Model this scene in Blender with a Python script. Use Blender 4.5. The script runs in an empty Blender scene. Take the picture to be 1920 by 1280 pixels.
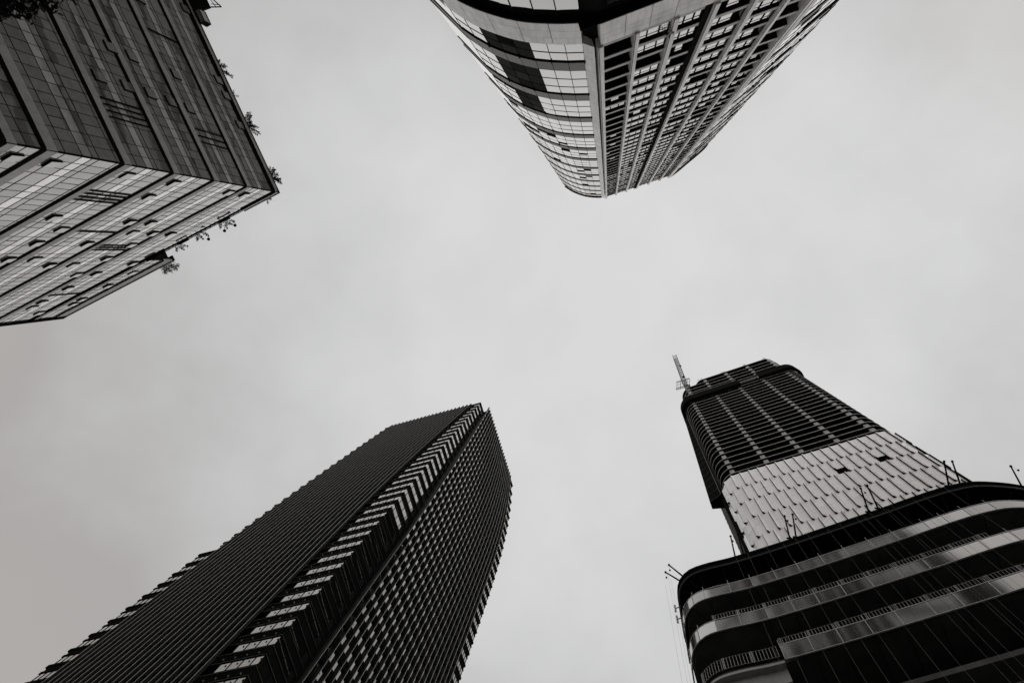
import bpy, math, random
from mathutils import Matrix, Vector
S = bpy.context.scene
COL = S.collection
R = math.radians

# ------------------------------------------------------------------ camera
# the eye is the world origin; the plaza lies 1.6 m below it; +Z is up
GZ = -1.6
cam_d = bpy.data.cameras.new("camera")
cam = bpy.data.objects.new("camera", cam_d)
COL.objects.link(cam)
cam_d.sensor_width = 36.0
cam_d.lens = 22.5
cam_d.clip_start = 0.1
cam_d.clip_end = 6000
rot = Matrix(((0.98902171, -0.02024873, 0.14637637),
              (0.0, -0.99056711, -0.13702845),
              (0.14777027, 0.13552411, -0.97969238)))
cam.matrix_world = rot.to_4x4()
S.camera = cam

# ------------------------------------------------------------------ sky, sun, exposure
S.view_settings.view_transform = 'Standard'
S.view_settings.look = 'None'
S.view_settings.exposure = 0.0
S.view_settings.gamma = 1.0
SUN_EL, SUN_AZ = R(58), R(-25)          # azimuth measured from +X
W = bpy.data.worlds.new("World")
S.world = W
W.use_nodes = True
nt = W.node_tree
for n in list(nt.nodes):
    nt.nodes.remove(n)
out = nt.nodes.new('ShaderNodeOutputWorld')
bg_c = nt.nodes.new('ShaderNodeBackground')
bg_s = nt.nodes.new('ShaderNodeBackground')
add = nt.nodes.new('ShaderNodeAddShader')
sky = nt.nodes.new('ShaderNodeTexSky')
sky.sky_type = 'NISHITA'
sky.sun_disc = False
sky.sun_elevation = SUN_EL
sky.sun_rotation = math.pi / 2 - SUN_AZ
hs = nt.nodes.new('ShaderNodeHueSaturation')
hs.inputs['Saturation'].default_value = 0.03
nt.links.new(sky.outputs[0], hs.inputs['Color'])
nt.links.new(hs.outputs[0], bg_s.inputs['Color'])
bg_s.inputs['Strength'].default_value = 0.012
# overcast cloud deck: bright overhead, falling off lower down, raised again at the horizon, soft cloud mottling
tc = nt.nodes.new('ShaderNodeTexCoord')
dot = nt.nodes.new('ShaderNodeVectorMath'); dot.operation = 'DOT_PRODUCT'
dv = Vector((-0.02, 0.13, 0.98)).normalized()
dot.inputs[1].default_value = dv
nt.links.new(tc.outputs['Generated'], dot.inputs[0])
noi = nt.nodes.new('ShaderNodeTexNoise')
noi.inputs['Scale'].default_value = 3.2
noi.inputs['Detail'].default_value = 6.0
noi.inputs['Roughness'].default_value = 0.55
nt.links.new(tc.outputs['Generated'], noi.inputs['Vector'])
mm = nt.nodes.new('ShaderNodeMath'); mm.operation = 'MULTIPLY_ADD'
mm.inputs[1].default_value = 0.33
nt.links.new(noi.outputs['Fac'], mm.inputs[0])
nt.links.new(dot.outputs['Value'], mm.inputs[2])
sb = nt.nodes.new('ShaderNodeMath'); sb.operation = 'SUBTRACT'
sb.inputs[1].default_value = 0.165
nt.links.new(mm.outputs[0], sb.inputs[0])
ramp = nt.nodes.new('ShaderNodeValToRGB')
cr = ramp.color_ramp
cr.elements[0].position = 0.0; cr.elements[0].color = (0.62, 0.60, 0.585, 1)  # low sky brightened out of view as added fill on the facades
cr.elements[1].position = 1.0; cr.elements[1].color = (0.655, 0.655, 0.655, 1)
for p, c in ((0.42, (0.58, 0.56, 0.545)), (0.60, (0.40, 0.38, 0.365)), (0.70, (0.385, 0.370, 0.360)), (0.80, (0.475, 0.470, 0.468)), (0.90, (0.572, 0.573, 0.574))):
    e = cr.elements.new(p); e.color = (*c, 1)
nt.links.new(sb.outputs[0], ramp.inputs[0])
nt.links.new(ramp.outputs[0], bg_c.inputs['Color'])
bg_c.inputs['Strength'].default_value = 1.0
nt.links.new(bg_c.outputs[0], add.inputs[0])
nt.links.new(bg_s.outputs[0], add.inputs[1])
nt.links.new(add.outputs[0], out.inputs['Surface'])

sun_d = bpy.data.lights.new("sun", 'SUN')
sun_d.energy = 0.9
sun_d.angle = R(170)
sun_d.color = (1.0, 0.97, 0.93)
sun = bpy.data.objects.new("sun", sun_d)
COL.objects.link(sun)
sv = Vector((math.cos(SUN_EL) * math.cos(SUN_AZ), math.cos(SUN_EL) * math.sin(SUN_AZ), math.sin(SUN_EL)))
sun.rotation_euler = sv.to_track_quat('Z', 'Y').to_euler()
sun.location = sv * 400

# ------------------------------------------------------------------ materials
def nodes_of(name):
    m = bpy.data.materials.new(name)
    m.use_nodes = True
    t = m.node_tree
    return m, t, t.nodes['Principled BSDF'], t.nodes['Material Output']

def stone(name, base, var=0.25, rough=0.7, scale=1.5, island=0.0, spec=0.5, streak=False):
    """mottled opaque material; island = tone change from panel to panel"""
    m, t, p, o = nodes_of(name)
    g = t.nodes.new('ShaderNodeNewGeometry')
    n = t.nodes.new('ShaderNodeTexNoise')
    n.inputs['Scale'].default_value = scale
    n.inputs['Detail'].default_value = 6
    n.inputs['Roughness'].default_value = 0.65
    if streak:
        mp = t.nodes.new('ShaderNodeMapping')
        mp.inputs['Scale'].default_value = (2.5, 2.5, 0.22)
        t.links.new(g.outputs['Position'], mp.inputs['Vector'])
        t.links.new(mp.outputs[0], n.inputs['Vector'])
    else:
        t.links.new(g.outputs['Position'], n.inputs['Vector'])
    mr = t.nodes.new('ShaderNodeMapRange')
    mr.inputs['From Min'].default_value = 0.3; mr.inputs['From Max'].default_value = 0.7
    mr.inputs['To Min'].default_value = 1 - var; mr.inputs['To Max'].default_value = 1 + var
    t.links.new(n.outputs['Fac'], mr.inputs['Value'])
    last = mr.outputs[0]
    if island:
        ml = t.nodes.new('ShaderNodeMapRange')
        ml.inputs['To Min'].default_value = 1 - island; ml.inputs['To Max'].default_value = 1 + island * 0.5
        t.links.new(g.outputs['Random Per Island'], ml.inputs['Value'])
        mu = t.nodes.new('ShaderNodeMath'); mu.operation = 'MULTIPLY'
        t.links.new(last, mu.inputs[0]); t.links.new(ml.outputs[0], mu.inputs[1])
        last = mu.outputs[0]
    vm = t.nodes.new('ShaderNodeVectorMath'); vm.operation = 'SCALE'
    vm.inputs[0].default_value = (base, base * 0.985, base * 0.965)
    t.links.new(last, vm.inputs['Scale'])
    t.links.new(vm.outputs[0], p.inputs['Base Color'])
    p.inputs['Roughness'].default_value = rough
    p.inputs['Specular IOR Level'].default_value = spec
    return m

def glass(name, ior, base=0.012, tint=0.95, var=0.12, wob=0.0, rough=0.015, wscale=0.6, streak=0.0, per_object=False):
    """opaque-backed coated glazing: Fresnel mirror over a dark interior, tone changing pane to pane"""
    m, t, p, o = nodes_of(name)
    t.nodes.remove(p)
    g = t.nodes.new('ShaderNodeNewGeometry')
    # Schlick reflectance F of one face, then both faces of the pane: 2F/(1+F)
    def mth(op, x, y):
        q = t.nodes.new('ShaderNodeMath'); q.operation = op
        for k, v in enumerate((x, y)):
            if v is None: continue
            if isinstance(v, float): q.inputs[k].default_value = v
            else: t.links.new(v, q.inputs[k])
        return q.outputs[0]
    dp = t.nodes.new('ShaderNodeVectorMath'); dp.operation = 'DOT_PRODUCT'
    t.links.new(g.outputs['Incoming'], dp.inputs[0]); t.links.new(g.outputs['Normal'], dp.inputs[1])
    f0 = ((ior - 1) / (ior + 1)) ** 2
    om = mth('SUBTRACT', 1.0, mth('ABSOLUTE', dp.outputs['Value'], None))
    F = mth('ADD', mth('MULTIPLY', mth('POWER', om, 5.0), 1 - f0), f0)
    fac = mth('DIVIDE', mth('MULTIPLY', F, 2.0), mth('ADD', F, 1.0))
    d = t.nodes.new('ShaderNodeBsdfDiffuse')
    gl = t.nodes.new('ShaderNodeBsdfGlossy'); gl.inputs['Roughness'].default_value = rough
    ml = t.nodes.new('ShaderNodeMapRange')
    ml.inputs['To Min'].default_value = 1 - var; ml.inputs['To Max'].default_value = 1.0
    if per_object:
        oi = t.nodes.new('ShaderNodeObjectInfo'); t.links.new(oi.outputs['Random'], ml.inputs['Value'])
    else:
        t.links.new(g.outputs['Random Per Island'], ml.inputs['Value'])
    vm = t.nodes.new('ShaderNodeVectorMath'); vm.operation = 'SCALE'
    vm.inputs[0].default_value = (tint, tint * 0.99, tint * 0.975)
    t.links.new(ml.outputs[0], vm.inputs['Scale'])
    t.links.new(vm.outputs[0], gl.inputs['Color'])
    v2 = t.nodes.new('ShaderNodeVectorMath'); v2.operation = 'SCALE'
    v2.inputs[0].default_value = (base, base * 0.99, base * 0.98)
    last = ml.outputs[0]
    if streak:
        n2 = t.nodes.new('ShaderNodeTexNoise'); n2.inputs['Scale'].default_value = 0.9; n2.inputs['Detail'].default_value = 7
        n2.inputs['Roughness'].default_value = 0.7
        t.links.new(g.outputs['Position'], n2.inputs['Vector'])
        m2 = t.nodes.new('ShaderNodeMapRange')
        m2.inputs['From Min'].default_value = 0.3; m2.inputs['From Max'].default_value = 0.75
        m2.inputs['To Min'].default_value = 1 - streak; m2.inputs['To Max'].default_value = 1 + streak
        t.links.new(n2.outputs['Fac'], m2.inputs['Value'])
        mu = t.nodes.new('ShaderNodeMath'); mu.operation = 'MULTIPLY'
        t.links.new(last, mu.inputs[0]); t.links.new(m2.outputs[0], mu.inputs[1])
        last = mu.outputs[0]
    t.links.new(last, v2.inputs['Scale'])
    t.links.new(v2.outputs[0], d.inputs['Color'])
    if wob:
        n = t.nodes.new('ShaderNodeTexNoise'); n.inputs['Scale'].default_value = wscale; n.inputs['Detail'].default_value = 1.5
        t.links.new(g.outputs['Position'], n.inputs['Vector'])
        bm = t.nodes.new('ShaderNodeBump'); bm.inputs['Strength'].default_value = 1.0; bm.inputs['Distance'].default_value = wob
        t.links.new(n.outputs['Fac'], bm.inputs['Height'])
        t.links.new(bm.outputs[0], gl.inputs['Normal'])
    mx = t.nodes.new('ShaderNodeMixShader')
    t.links.new(fac, mx.inputs[0]); t.links.new(d.outputs[0], mx.inputs[1]); t.links.new(gl.outputs[0], mx.inputs[2])
    t.links.new(mx.outputs[0], o.inputs['Surface'])
    return m

M = {}
M['ground'] = stone('plaza paving', 0.06, 0.3, 0.8, 0.7)
M['black'] = stone('black metal', 0.010, 0.3, 0.8, 2.0, spec=0.0)
M['blackmatte'] = stone('black opening shade', 0.016, 0.35, 0.95, 0.8, spec=0.0)  # flat black for the shade inside open windows and vents
M['mullion'] = stone('dark mullion', 0.015, 0.2, 0.8, 2.0, spec=0.0)
M['darkwall'] = stone('dark recess wall', 0.016, 0.35, 0.9, 0.5, spec=0.0)
M['a_ledge'] = stone('black ledge', 0.010, 0.3, 0.85, 2.0, spec=0.0)
M['a_spandrel'] = stone('grey stone spandrel', 0.52, 0.14, 0.6, 1.8, island=0.12)
M['a_glass'] = glass('office glazing', 2.7, 0.27, 0.80, 0.14, 0.0015, 0.02, 0.8, streak=0.35)
M['a_white'] = glass('fritted white glazing', 4.0, 0.9, 0.92, 0.12, 0.001, 0.05, streak=0.2)
M['b_glass'] = glass('curved wall glazing', 2.5, 0.012, 0.90, 0.05, 0.0010, 0.01)
M['b_refl_paint'] = glass('pane with painted reflection', 1.25, 0.010, 0.035, 0.7, 0.004, 0.03, 1.2, streak=0.8)  # dark colour stands in for a reflected building and foliage
M['b_band'] = glass('grey spandrel glass', 1.35, 0.09, 0.24, 0.15, 0.0, 0.25)
M['b_stone'] = stone('weathered pale cladding', 0.82, 0.22, 0.42, 1.2, island=0.14, spec=0.6, streak=True)
M['b_slab'] = stone('pale slab edge', 0.44, 0.2, 0.5, 1.6, island=0.1, spec=0.5)
M['b_rear'] = stone('added rear cladding', 0.30, 0.2, 0.8, 0.5, spec=0.1)
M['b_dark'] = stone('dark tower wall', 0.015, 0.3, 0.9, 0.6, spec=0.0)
M['c_fin'] = stone('anodised fin', 0.035, 0.2, 0.7, 1.0, spec=0.15)
M['c_edge'] = stone('fin nosing', 0.26, 0.15, 0.35, 1.0, spec=0.7)
M['c_span'] = stone('black spandrel panel', 0.010, 0.3, 0.85, 1.0, spec=0.0)
M['c_trim'] = stone('dull metal trim', 0.12, 0.2, 0.6, 1.0, spec=0.3)
M['c_glass'] = glass('tower glazing', 2.6, 0.012, 0.86, 0.32, 0.0006, 0.01)
M['d_slab'] = stone('raw concrete slab edge', 0.43, 0.2, 0.85, 0.9)
M['d_col'] = stone('raw concrete column', 0.38, 0.15, 0.85, 0.9)
M['d_panel'] = stone('white cladding panel', 0.80, 0.10, 0.25, 0.5, island=0.14, spec=0.9, streak=True)
M['d_shade'] = stone('painted soffit shade', 0.012, 0.3, 0.9, 0.8, spec=0.0)  # near-black colour puts in the shade under slabs and inside the tower
M['d_mesh'] = stone('black safety netting', 0.014, 0.4, 0.95, 2.5, spec=0.0)
M['p_metal'] = glass('polished balustrade panel', 5.0, 0.02, 0.70, 0.30, 0.004, 0.08, 0.25, per_object=True)
M['p_steel'] = stone('galvanised steel', 0.30, 0.2, 0.4, 2.0, spec=0.7)
M['p_frame'] = stone('bright frame steel', 0.5, 0.2, 0.4, 2.0, spec=0.5)
M['p_rail'] = stone('dull railing steel', 0.34, 0.2, 0.5, 2.0, spec=0.5)
M['p_soffit'] = stone('podium ceiling', 0.09, 0.4, 0.9, 0.4, spec=0.1)
M['p_glass'] = glass('dark shopfront glass', 1.5, 0.010, 0.25, 0.2, 0.0, 0.05)
M['rope'] = stone('grey rope', 0.16, 0.1, 0.9, 4.0)
M['crane'] = stone('weathered crane paint', 0.10, 0.3, 0.6, 2.0)
M['leaf'] = stone('dark green leaf', 0.022, 0.5, 0.6, 3.0, island=0.5)
M['bark'] = stone('bark', 0.06, 0.3, 0.9, 6.0)
M['leaf'].node_tree.nodes['Principled BSDF'].inputs['Specular IOR Level'].default_value = 0.3

# ------------------------------------------------------------------ builders
def tag(o, label=None, cat=None, group=None, kind=None):
    if label: o['label'] = label
    if cat: o['category'] = cat
    if group: o['group'] = group
    if kind: o['kind'] = kind
    return o

SC = 1.0                 # layout scale of the building being built, about the world origin
def thing(name, base, label, cat, group=None):
    o = bpy.data.objects.new(name, None)
    o.empty_display_size = 1.0
    COL.objects.link(o)
    o.location = (base[0] * SC, base[1] * SC, base[2] if base[2] == GZ else base[2] * SC)
    return tag(o, label, cat, group)

class MB:
    def __init__(s): s.v = []; s.f = []
    def quad(s, a, b, c, d):
        i = len(s.v); s.v += [tuple(a), tuple(b), tuple(c), tuple(d)]; s.f.append((i, i + 1, i + 2, i + 3))
    def tri(s, a, b, c):
        i = len(s.v); s.v += [tuple(a), tuple(b), tuple(c)]; s.f.append((i, i + 1, i + 2))
    def hexa(s, p):
        """8 points: bottom 4 then top 4"""
        i = len(s.v); s.v += [tuple(q) for q in p]
        for f in ((3, 2, 1, 0), (4, 5, 6, 7), (0, 1, 5, 4), (1, 2, 6, 5), (2, 3, 7, 6), (3, 0, 4, 7)):
            s.f.append(tuple(i + k for k in f))
    def prism(s, poly, z0, z1, top=True, bottom=True):
        n = len(poly); i = len(s.v)
        s.v += [(p[0], p[1], z0) for p in poly] + [(p[0], p[1], z1) for p in poly]
        for k in range(n):
            j = (k + 1) % n
            s.f.append((i + k, i + j, i + n + j, i + n + k))
        if top: s.f.append(tuple(i + n + k for k in range(n)))
        if bottom: s.f.append(tuple(i + k for k in reversed(range(n))))
    def tube(s, a, b, ra, rb=None, n=6):
        rb = ra if rb is None else rb
        a = Vector(a); b = Vector(b); d = (b - a)
        if d.length < 1e-6: return
        q = d.to_track_quat('Z', 'Y'); i = len(s.v)
        for c, r in ((a, ra), (b, rb)):
            for k in range(n):
                t = 2 * math.pi * k / n
                s.v.append(tuple(c + q @ Vector((r * math.cos(t), r * math.sin(t), 0))))
        for k in range(n):
            j = (k + 1) % n
            s.f.append((i + k, i + j, i + n + j, i + n + k))
        s.f.append(tuple(i + k for k in reversed(range(n)))); s.f.append(tuple(i + n + k for k in range(n)))
    def ball(s, c, r, nu=8, nv=6):
        i = len(s.v)
        for a in range(nv + 1):
            t = math.pi * a / nv
            for b in range(nu):
                p = 2 * math.pi * b / nu
                s.v.append((c[0] + r * math.sin(t) * math.cos(p), c[1] + r * math.sin(t) * math.sin(p), c[2] + r * math.cos(t)))
        for a in range(nv):
            for b in range(nu):
                s.f.append((i + a * nu + b, i + (a + 1) * nu + b, i + (a + 1) * nu + (b + 1) % nu, i + a * nu + (b + 1) % nu))
    def build(s, name, mat, parent=None, smooth=False, label=None):
        if not s.f: return None
        me = bpy.data.meshes.new(name)
        if parent is not None:
            b = Vector((0, 0, 0)); q = parent
            while q is not None:
                b += Vector(q.location); q = q.parent
            vs = [(v[0] * SC - b.x, v[1] * SC - b.y, v[2] * SC - b.z) for v in s.v]
        else:
            vs = [(v[0] * SC, v[1] * SC, v[2] * SC) for v in s.v]
        me.from_pydata(vs, [], s.f)
        me.materials.append(M[mat])
        if smooth:
            for p in me.polygons: p.use_smooth = True
        me.update()
        o = bpy.data.objects.new(name, me)
        COL.objects.link(o)
        if parent is not None: o.parent = parent
        if label: o['label'] = label
        return o

class Wall:
    """vertical facade frame: u along the wall, d outwards, z up"""
    def __init__(s, o, ang, flip=False):
        s.o = Vector((o[0], o[1])); a = R(ang)
        s.d = Vector((math.cos(a), math.sin(a)))
        n = Vector((-s.d.y, s.d.x))
        if n.dot(-s.o) < 0: n = -n
        s.n = n
    def p(s, u, d, z):
        q = s.o + s.d * u + s.n * d
        return (q.x, q.y, z)
    def box(s, mb, u0, u1, d0, d1, z0, z1):
        mb.hexa([s.p(u0, d0, z0), s.p(u1, d0, z0), s.p(u1, d1, z0), s.p(u0, d1, z0),
                 s.p(u0, d0, z1), s.p(u1, d0, z1), s.p(u1, d1, z1), s.p(u0, d1, z1)])
    def pane(s, mb, u0, u1, d, z0, z1, rnd=None):
        e = 0.0
        if rnd: e = rnd.uniform(-0.004, 0.004)
        mb.quad(s.p(u0, d + e, z0), s.p(u1, d, z0), s.p(u1, d - e, z1), s.p(u0, d, z1))

class Path:
    """smooth plan curve; offsets are to the side given by `side` (+1 / -1)"""
    def __init__(s, pts, n=12, smooth=True, toward=(0, 0)):
        P = [Vector(p) for p in pts]
        Q = []
        if smooth:
            E_ = [P[0] * 2 - P[1]] + P + [P[-1] * 2 - P[-2]]
            for i in range(1, len(E_) - 2):
                p0, p1, p2, p3 = E_[i - 1], E_[i], E_[i + 1], E_[i + 2]
                for k in range(n):
                    t = k / n
                    Q.append(0.5 * ((2 * p1) + (p2 - p0) * t + (2 * p0 - 5 * p1 + 4 * p2 - p3) * t * t + (3 * p1 - p0 - 3 * p2 + p3) * t ** 3))
            Q.append(P[-1])
        else:
            Q = P
        s.q = Q
        s.L = [0.0]
        for a, b in zip(Q, Q[1:]): s.L.append(s.L[-1] + (b - a).length)
        s.len = s.L[-1]
        h_ = max(1, min(len(Q) - 2, len(Q) // 2)); m = Q[h_ if len(Q) > 2 else 0]; tt = (Q[min(len(Q) - 1, h_ + 1)] - Q[h_ - 1]).normalized()
        nn = Vector((-tt.y, tt.x))
        s.side = 1 if nn.dot(Vector(toward) - m) > 0 else -1
    def at(s, l):
        if l <= 0: k = 0
        elif l >= s.len: k = len(s.q) - 2
        else:
            k = 0
            while s.L[k + 1] < l: k += 1
        a, b = s.q[k], s.q[k + 1]
        t = (l - s.L[k]) / max(1e-9, s.L[k + 1] - s.L[k])
        return a + (b - a) * t
    def nrm(s, l):
        e = 0.25
        t = (s.at(min(l + e, s.len)) - s.at(max(l - e, 0)))
        t.normalize()
        return Vector((-t.y, t.x)) * s.side
    def p(s, l, d, z):
        q = s.at(l) + s.nrm(l) * d
        return (q.x, q.y, z)
    def strip(s, mb, l0, l1, d0, d1, z0, z1, step=0.8):
        n = max(1, int(math.ceil((l1 - l0) / step)))
        for k in range(n):
            a = l0 + (l1 - l0) * k / n; b = l0 + (l1 - l0) * (k + 1) / n
            A0, A1, B0, B1 = s.p(a, d0, z0), s.p(a, d1, z0), s.p(b, d0, z0), s.p(b, d1, z0)
            up = lambda q: (q[0], q[1], z1)
            mb.quad(A1, B1, up(B1), up(A1)); mb.quad(B0, A0, up(A0), up(B0))
            mb.quad(A0, B0, B1, A1); mb.quad(up(A0), up(A1), up(B1), up(B0))
            if k == 0: mb.quad(A0, A1, up(A1), up(A0))
            if k == n - 1: mb.quad(B1, B0, up(B0), up(B1))
    def face(s, mb, l0, l1, d, z0, z1, step=0.8):
        n = max(1, int(math.ceil((l1 - l0) / step)))
        i = len(mb.v)
        for k in range(n + 1):
            a = l0 + (l1 - l0) * k / n
            mb.v += [s.p(a, d, z0), s.p(a, d, z1)]
        for k in range(n):
            mb.f.append((i + 2 * k, i + 2 * k + 2, i + 2 * k + 3, i + 2 * k + 1))
    def poly(s, l0, l1, d, step=0.8):
        n = max(1, int(math.ceil((l1 - l0) / step)))
        return [s.p(l0 + (l1 - l0) * k / n, d, 0)[:2] for k in range(n + 1)]
    def l_at_az(s, az):
        best = None; a = R(az)
        for k in range(400):
            l = s.len * k / 399
            q = s.at(l)
            e = abs((math.atan2(q.y, q.x) - a + math.pi) % (2 * math.pi) - math.pi)
            if best is None or e < best[0]: best = (e, l)
        return best[1]

# ------------------------------------------------------------------ ground
g = MB()
g.quad((-3000, -3000, GZ), (3000, -3000, GZ), (3000, 3000, GZ), (-3000, 3000, GZ))
tag(g.build('ground', 'ground'), kind='structure')

# ================================================================== A: grey office block (upper left)
SC = 1.75
rnd = random.Random(5)
CA = (-27.348, -4.995)
AL = Wall(CA, 155.5)          # pale, sky-reflecting face
AD = Wall(CA, -114.5)         # dark face
UL, UD = 26.5, 58.0
A = thing('office_block', (CA[0], CA[1], GZ), 'grey office block with black floor ledges and plants along its roof edge', 'building')
core = MB()
def cA(l, d): q = Vector(CA) + AL.d * l + AD.d * d; return (q.x, q.y)
core.prism([cA(.12, .12), cA(UL, .12), cA(UL, UD), cA(.12, UD)], -2.2, 50.1)
core.prism([cA(13.7, .12), cA(UL, .12), cA(UL, 16), cA(13.7, 16)], 50.1, 53.9)
core.build('core', 'darkwall', A)
FL = [(GZ, 7.0), (7.0, 12.2), (12.2, 17.3), (17.3, 21.6), (21.6, 26.37), (26.37, 28.5), (28.5, 33.65), (33.65, 37.86), (37.86, 42.1), (42.1, 46.24), (46.24, 50.15)]
ROWS = [(0.03, .165, 'span'), (.165, .27, 'g'), (.27, .455, 'g'), (.455, .60, 'w'), (.60, .69, 'g'), (.69, .965, 'g')]
RBIG = [(0.02, .15, 'span'), (.15, .24, 'g'), (.24, .45, 'g'), (.45, .58, 'w'), (.58, .67, 'g'), (.67, .92, 'g'), (.92, .98, 'g')]
RSML = [(0.06, .30, 'span'), (.30, .55, 'g'), (.55, .95, 'g')]
JL = [0, .72]
JOINTS = {}
def joints(seed, U):
    r = random.Random(seed); j = [0.0]; x = 0
    while x < U - .8:
        x += r.choice([.72, .72, .72, 1.28])
        j.append(min(x, U))
    j[-1] = U
    return j
JLn, JDn = joints(3, UL), joints(8, UD)
for fi, (z0, z1) in enumerate(FL):
    h = z1 - z0
    rows = RSML if h < 3 else (RBIG if h > 4.7 else ROWS)
    for W_, J, face in ((AL, JLn, 0), (AD, JDn, 1)):
        span, gl, wh, mu = MB(), MB(), MB(), MB()
        U = J[-1]
        for (a, b, k) in rows:
            za, zb = z0 + a * h, z0 + b * h
            for u0, u1 in zip(J, J[1:]):
                if k == 'span': W_.pane(span, u0 + .012, u1 - .012, .045, za, zb)
                elif k == 'w': W_.pane(wh, u0, u1, .02, za, zb, rnd)
                else:
                    if u1 - u0 > 1 and rnd.random() < .4 and b - a > .15:
                        um = (u0 + u1) / 2
                        W_.pane(gl, u0, um, .02, za, zb, rnd); W_.pane(gl, um, u1, .02, za, zb, rnd)
                        W_.box(mu, um - .014, um + .014, .0, .032, za, zb)
                    else:
                        W_.pane(gl, u0, u1, .02, za, zb, rnd)
            if k != 'span': W_.box(mu, 0, U, .0, .034, za - .016, za + .016)
            else: W_.box(span, 0, U, 0, .04, za, zb)
        for u in J[1:-1]:
            W_.box(mu, u - .014, u + .014, 0, .030, z0 + rows[0][1] * h, z1)
        led = MB()
        e0 = -.16 if face == 0 else 0.0
        W_.box(led, 0.06 if face else 0.0, U, 0, .065, z1 - .035 * 4.2, z1 + .03 * 4.2)
        if fi < len(FL) - 1 or face == 1: led.build('floor_ledge', 'a_ledge', A)
        span.build('spandrel', 'a_spandrel', A)
        gb = gl.build('window_band', 'a_glass', A)
        if gb:
            mu.build('mullion', 'mullion', gb)
            wh.build('pale_pane_row', 'a_white', gb)
# corner bead
cb = MB(); q = Vector(CA) + (AL.n + AD.n) * .02
cb.prism([cA(-.03, -.03), cA(.05, -.03), cA(.05, .05), cA(-.03, .05)], GZ, 51.0)
cb.build('corner_trim', 'mullion', A)
# roof parapets, terrace notch and the taller end
par = MB()
AL.box(par, -.02, 3.45, -.35, .05, 50.55, 51.1)
AD.box(par, .36, UD, -.35, .05, 50.55, 51.1)
par.build('parapet', 'a_spandrel', A)
cap = MB()
AL.box(cap, -.1, 3.5, -.4, .10, 51.1, 51.17); AD.box(cap, .42, UD, -.4, .10, 51.1, 51.17)
AL.box(cap, 0, UL, 0, .10, 50.30, 50.55); AD.box(cap, .1, UD, 0, .09, 50.30, 50.55)
cap.build('roof_edge', 'a_ledge', A)
gb_, wb_, sb_, mb_, lb_ = MB(), MB(), MB(), MB(), MB()
JT = [u for u in JLn if u > 13.7]
JT = [13.6] + JT
for a, b, t in ((50.55, 51.1, sb_), (51.1, 51.7, gb_), (51.7, 52.5, gb_), (52.5, 52.75, wb_)):
    for u0, u1 in zip(JT, JT[1:]): AL.pane(t, u0, u1, .03, a, b, rnd)
    AL.box(mb_, 13.6, UL, 0, .045, a - .015, a + .015)
for u in JT[1:-1]: AL.box(mb_, u - .014, u + .014, 0, .042, 50.55, 52.75)
AL.box(lb_, 13.6, UL, -.1, .10, 52.78, 52.98); AL.box(sb_, 13.6, UL, -.1, .04, 52.98, 54.2); AL.box(lb_, 13.5, UL + .2, -.4, .10, 54.2, 54.36)
gb2 = gb_.build('window_band', 'a_glass', A); mb_.build('mullion', 'mullion', gb2); wb_.build('pale_pane_row', 'a_white', gb2)
sb_.build('spandrel', 'a_spandrel', A); lb_.build('roof_edge', 'a_ledge', A)
e = MB(); AL.box(e, UL, UL + .45, -1.2, .14, GZ, 54.3); e.build('end_trim', 'a_ledge', A)
# terrace railing
tr = MB()
for k in range(21):
    u = 3.6 + k * .49
    AL.box(tr, u, u + .03, -.12, -.09, 50.3, 51.35)
AL.box(tr, 3.5, 13.6, -.13, -.08, 51.35, 51.40); AL.box(tr, 3.5, 13.6, -.13, -.08, 50.8, 50.83)
tr.build('railing', 'a_ledge', A)
# open top-hung windows
def hopper(Wf, u, z, w=.68, h=.72, op=.26):
    m = MB()
    t = .04
    z0 = z - .10; z1 = z0 + h
    # sash hinged at the top, swung out at the bottom
    m.hexa([Wf.p(u, .05 + op - t, z0), Wf.p(u + w, .05 + op - t, z0), Wf.p(u + w, .05 + op, z0 + .01), Wf.p(u, .05 + op, z0 + .01),
            Wf.p(u, .04, z1), Wf.p(u + w, .04, z1), Wf.p(u + w, .05 + t, z1), Wf.p(u, .05 + t, z1)])
    o = MB(); Wf.box(o, u - .02, u + w + .02, .035, .042, z0 - .02, z1)
    f = o.build('open_window_shade', 'blackmatte', A)
    m.build('sash', 'mullion', f)
    g_ = MB(); s_ = .012
    g_.quad(Wf.p(u + .03, .05 + op + s_, z0 + .03), Wf.p(u + w - .03, .05 + op + s_, z0 + .03), Wf.p(u + w - .03, .05 + t + s_, z1 - .02), Wf.p(u + .03, .05 + t + s_, z1 - .02))
    g_.build('pane', 'a_glass', f)
LW = [(0.72, 34.86), (0.72, 38.98), (2.79, 39.0), (0.8, 45.34), (0.8, 47.38), (6.5, 34.94), (8.03, 36.91), (10.15, 36.93), (12.7, 37.0), (12.7, 39.0), (10.1, 41.0), (13.83, 41.2), (13.85, 43.3), (6.45, 41.25), (6.4, 43.29), (8.08, 43.3), (8.06, 45.4), (8.06, 47.46), (10.2, 45.4), (12.72, 45.45), (13.83, 49.5), (15.84, 45.5), (15.8, 47.45), (18.73, 47.34), (15.9, 51.75), (18.78, 51.75), (21.6, 47.35), (22.75, 47.4), (21.77, 51.7), (22.83, 51.75), (24.38, 49.5), (0.7, 29.6), (0.72, 27.4)]
DW = [(15.33, 49.4), (8.0, 37.3), (7.96, 39.1), (5.36, 34.85), (5.35, 37.1), (7.96, 43.4), (9.23, 49.4), (5.42, 39.2), (5.33, 41.1), (5.29, 43.1), (7.92, 49.45), (5.37, 49.45), (13.74, 43.4)]
for i, (u, z) in enumerate(LW): hopper(AL, u, z, op=(.09 if i % 3 else .05))
for i, (u, z) in enumerate(DW): hopper(AD, u, z, op=.045, h=.85)
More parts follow.
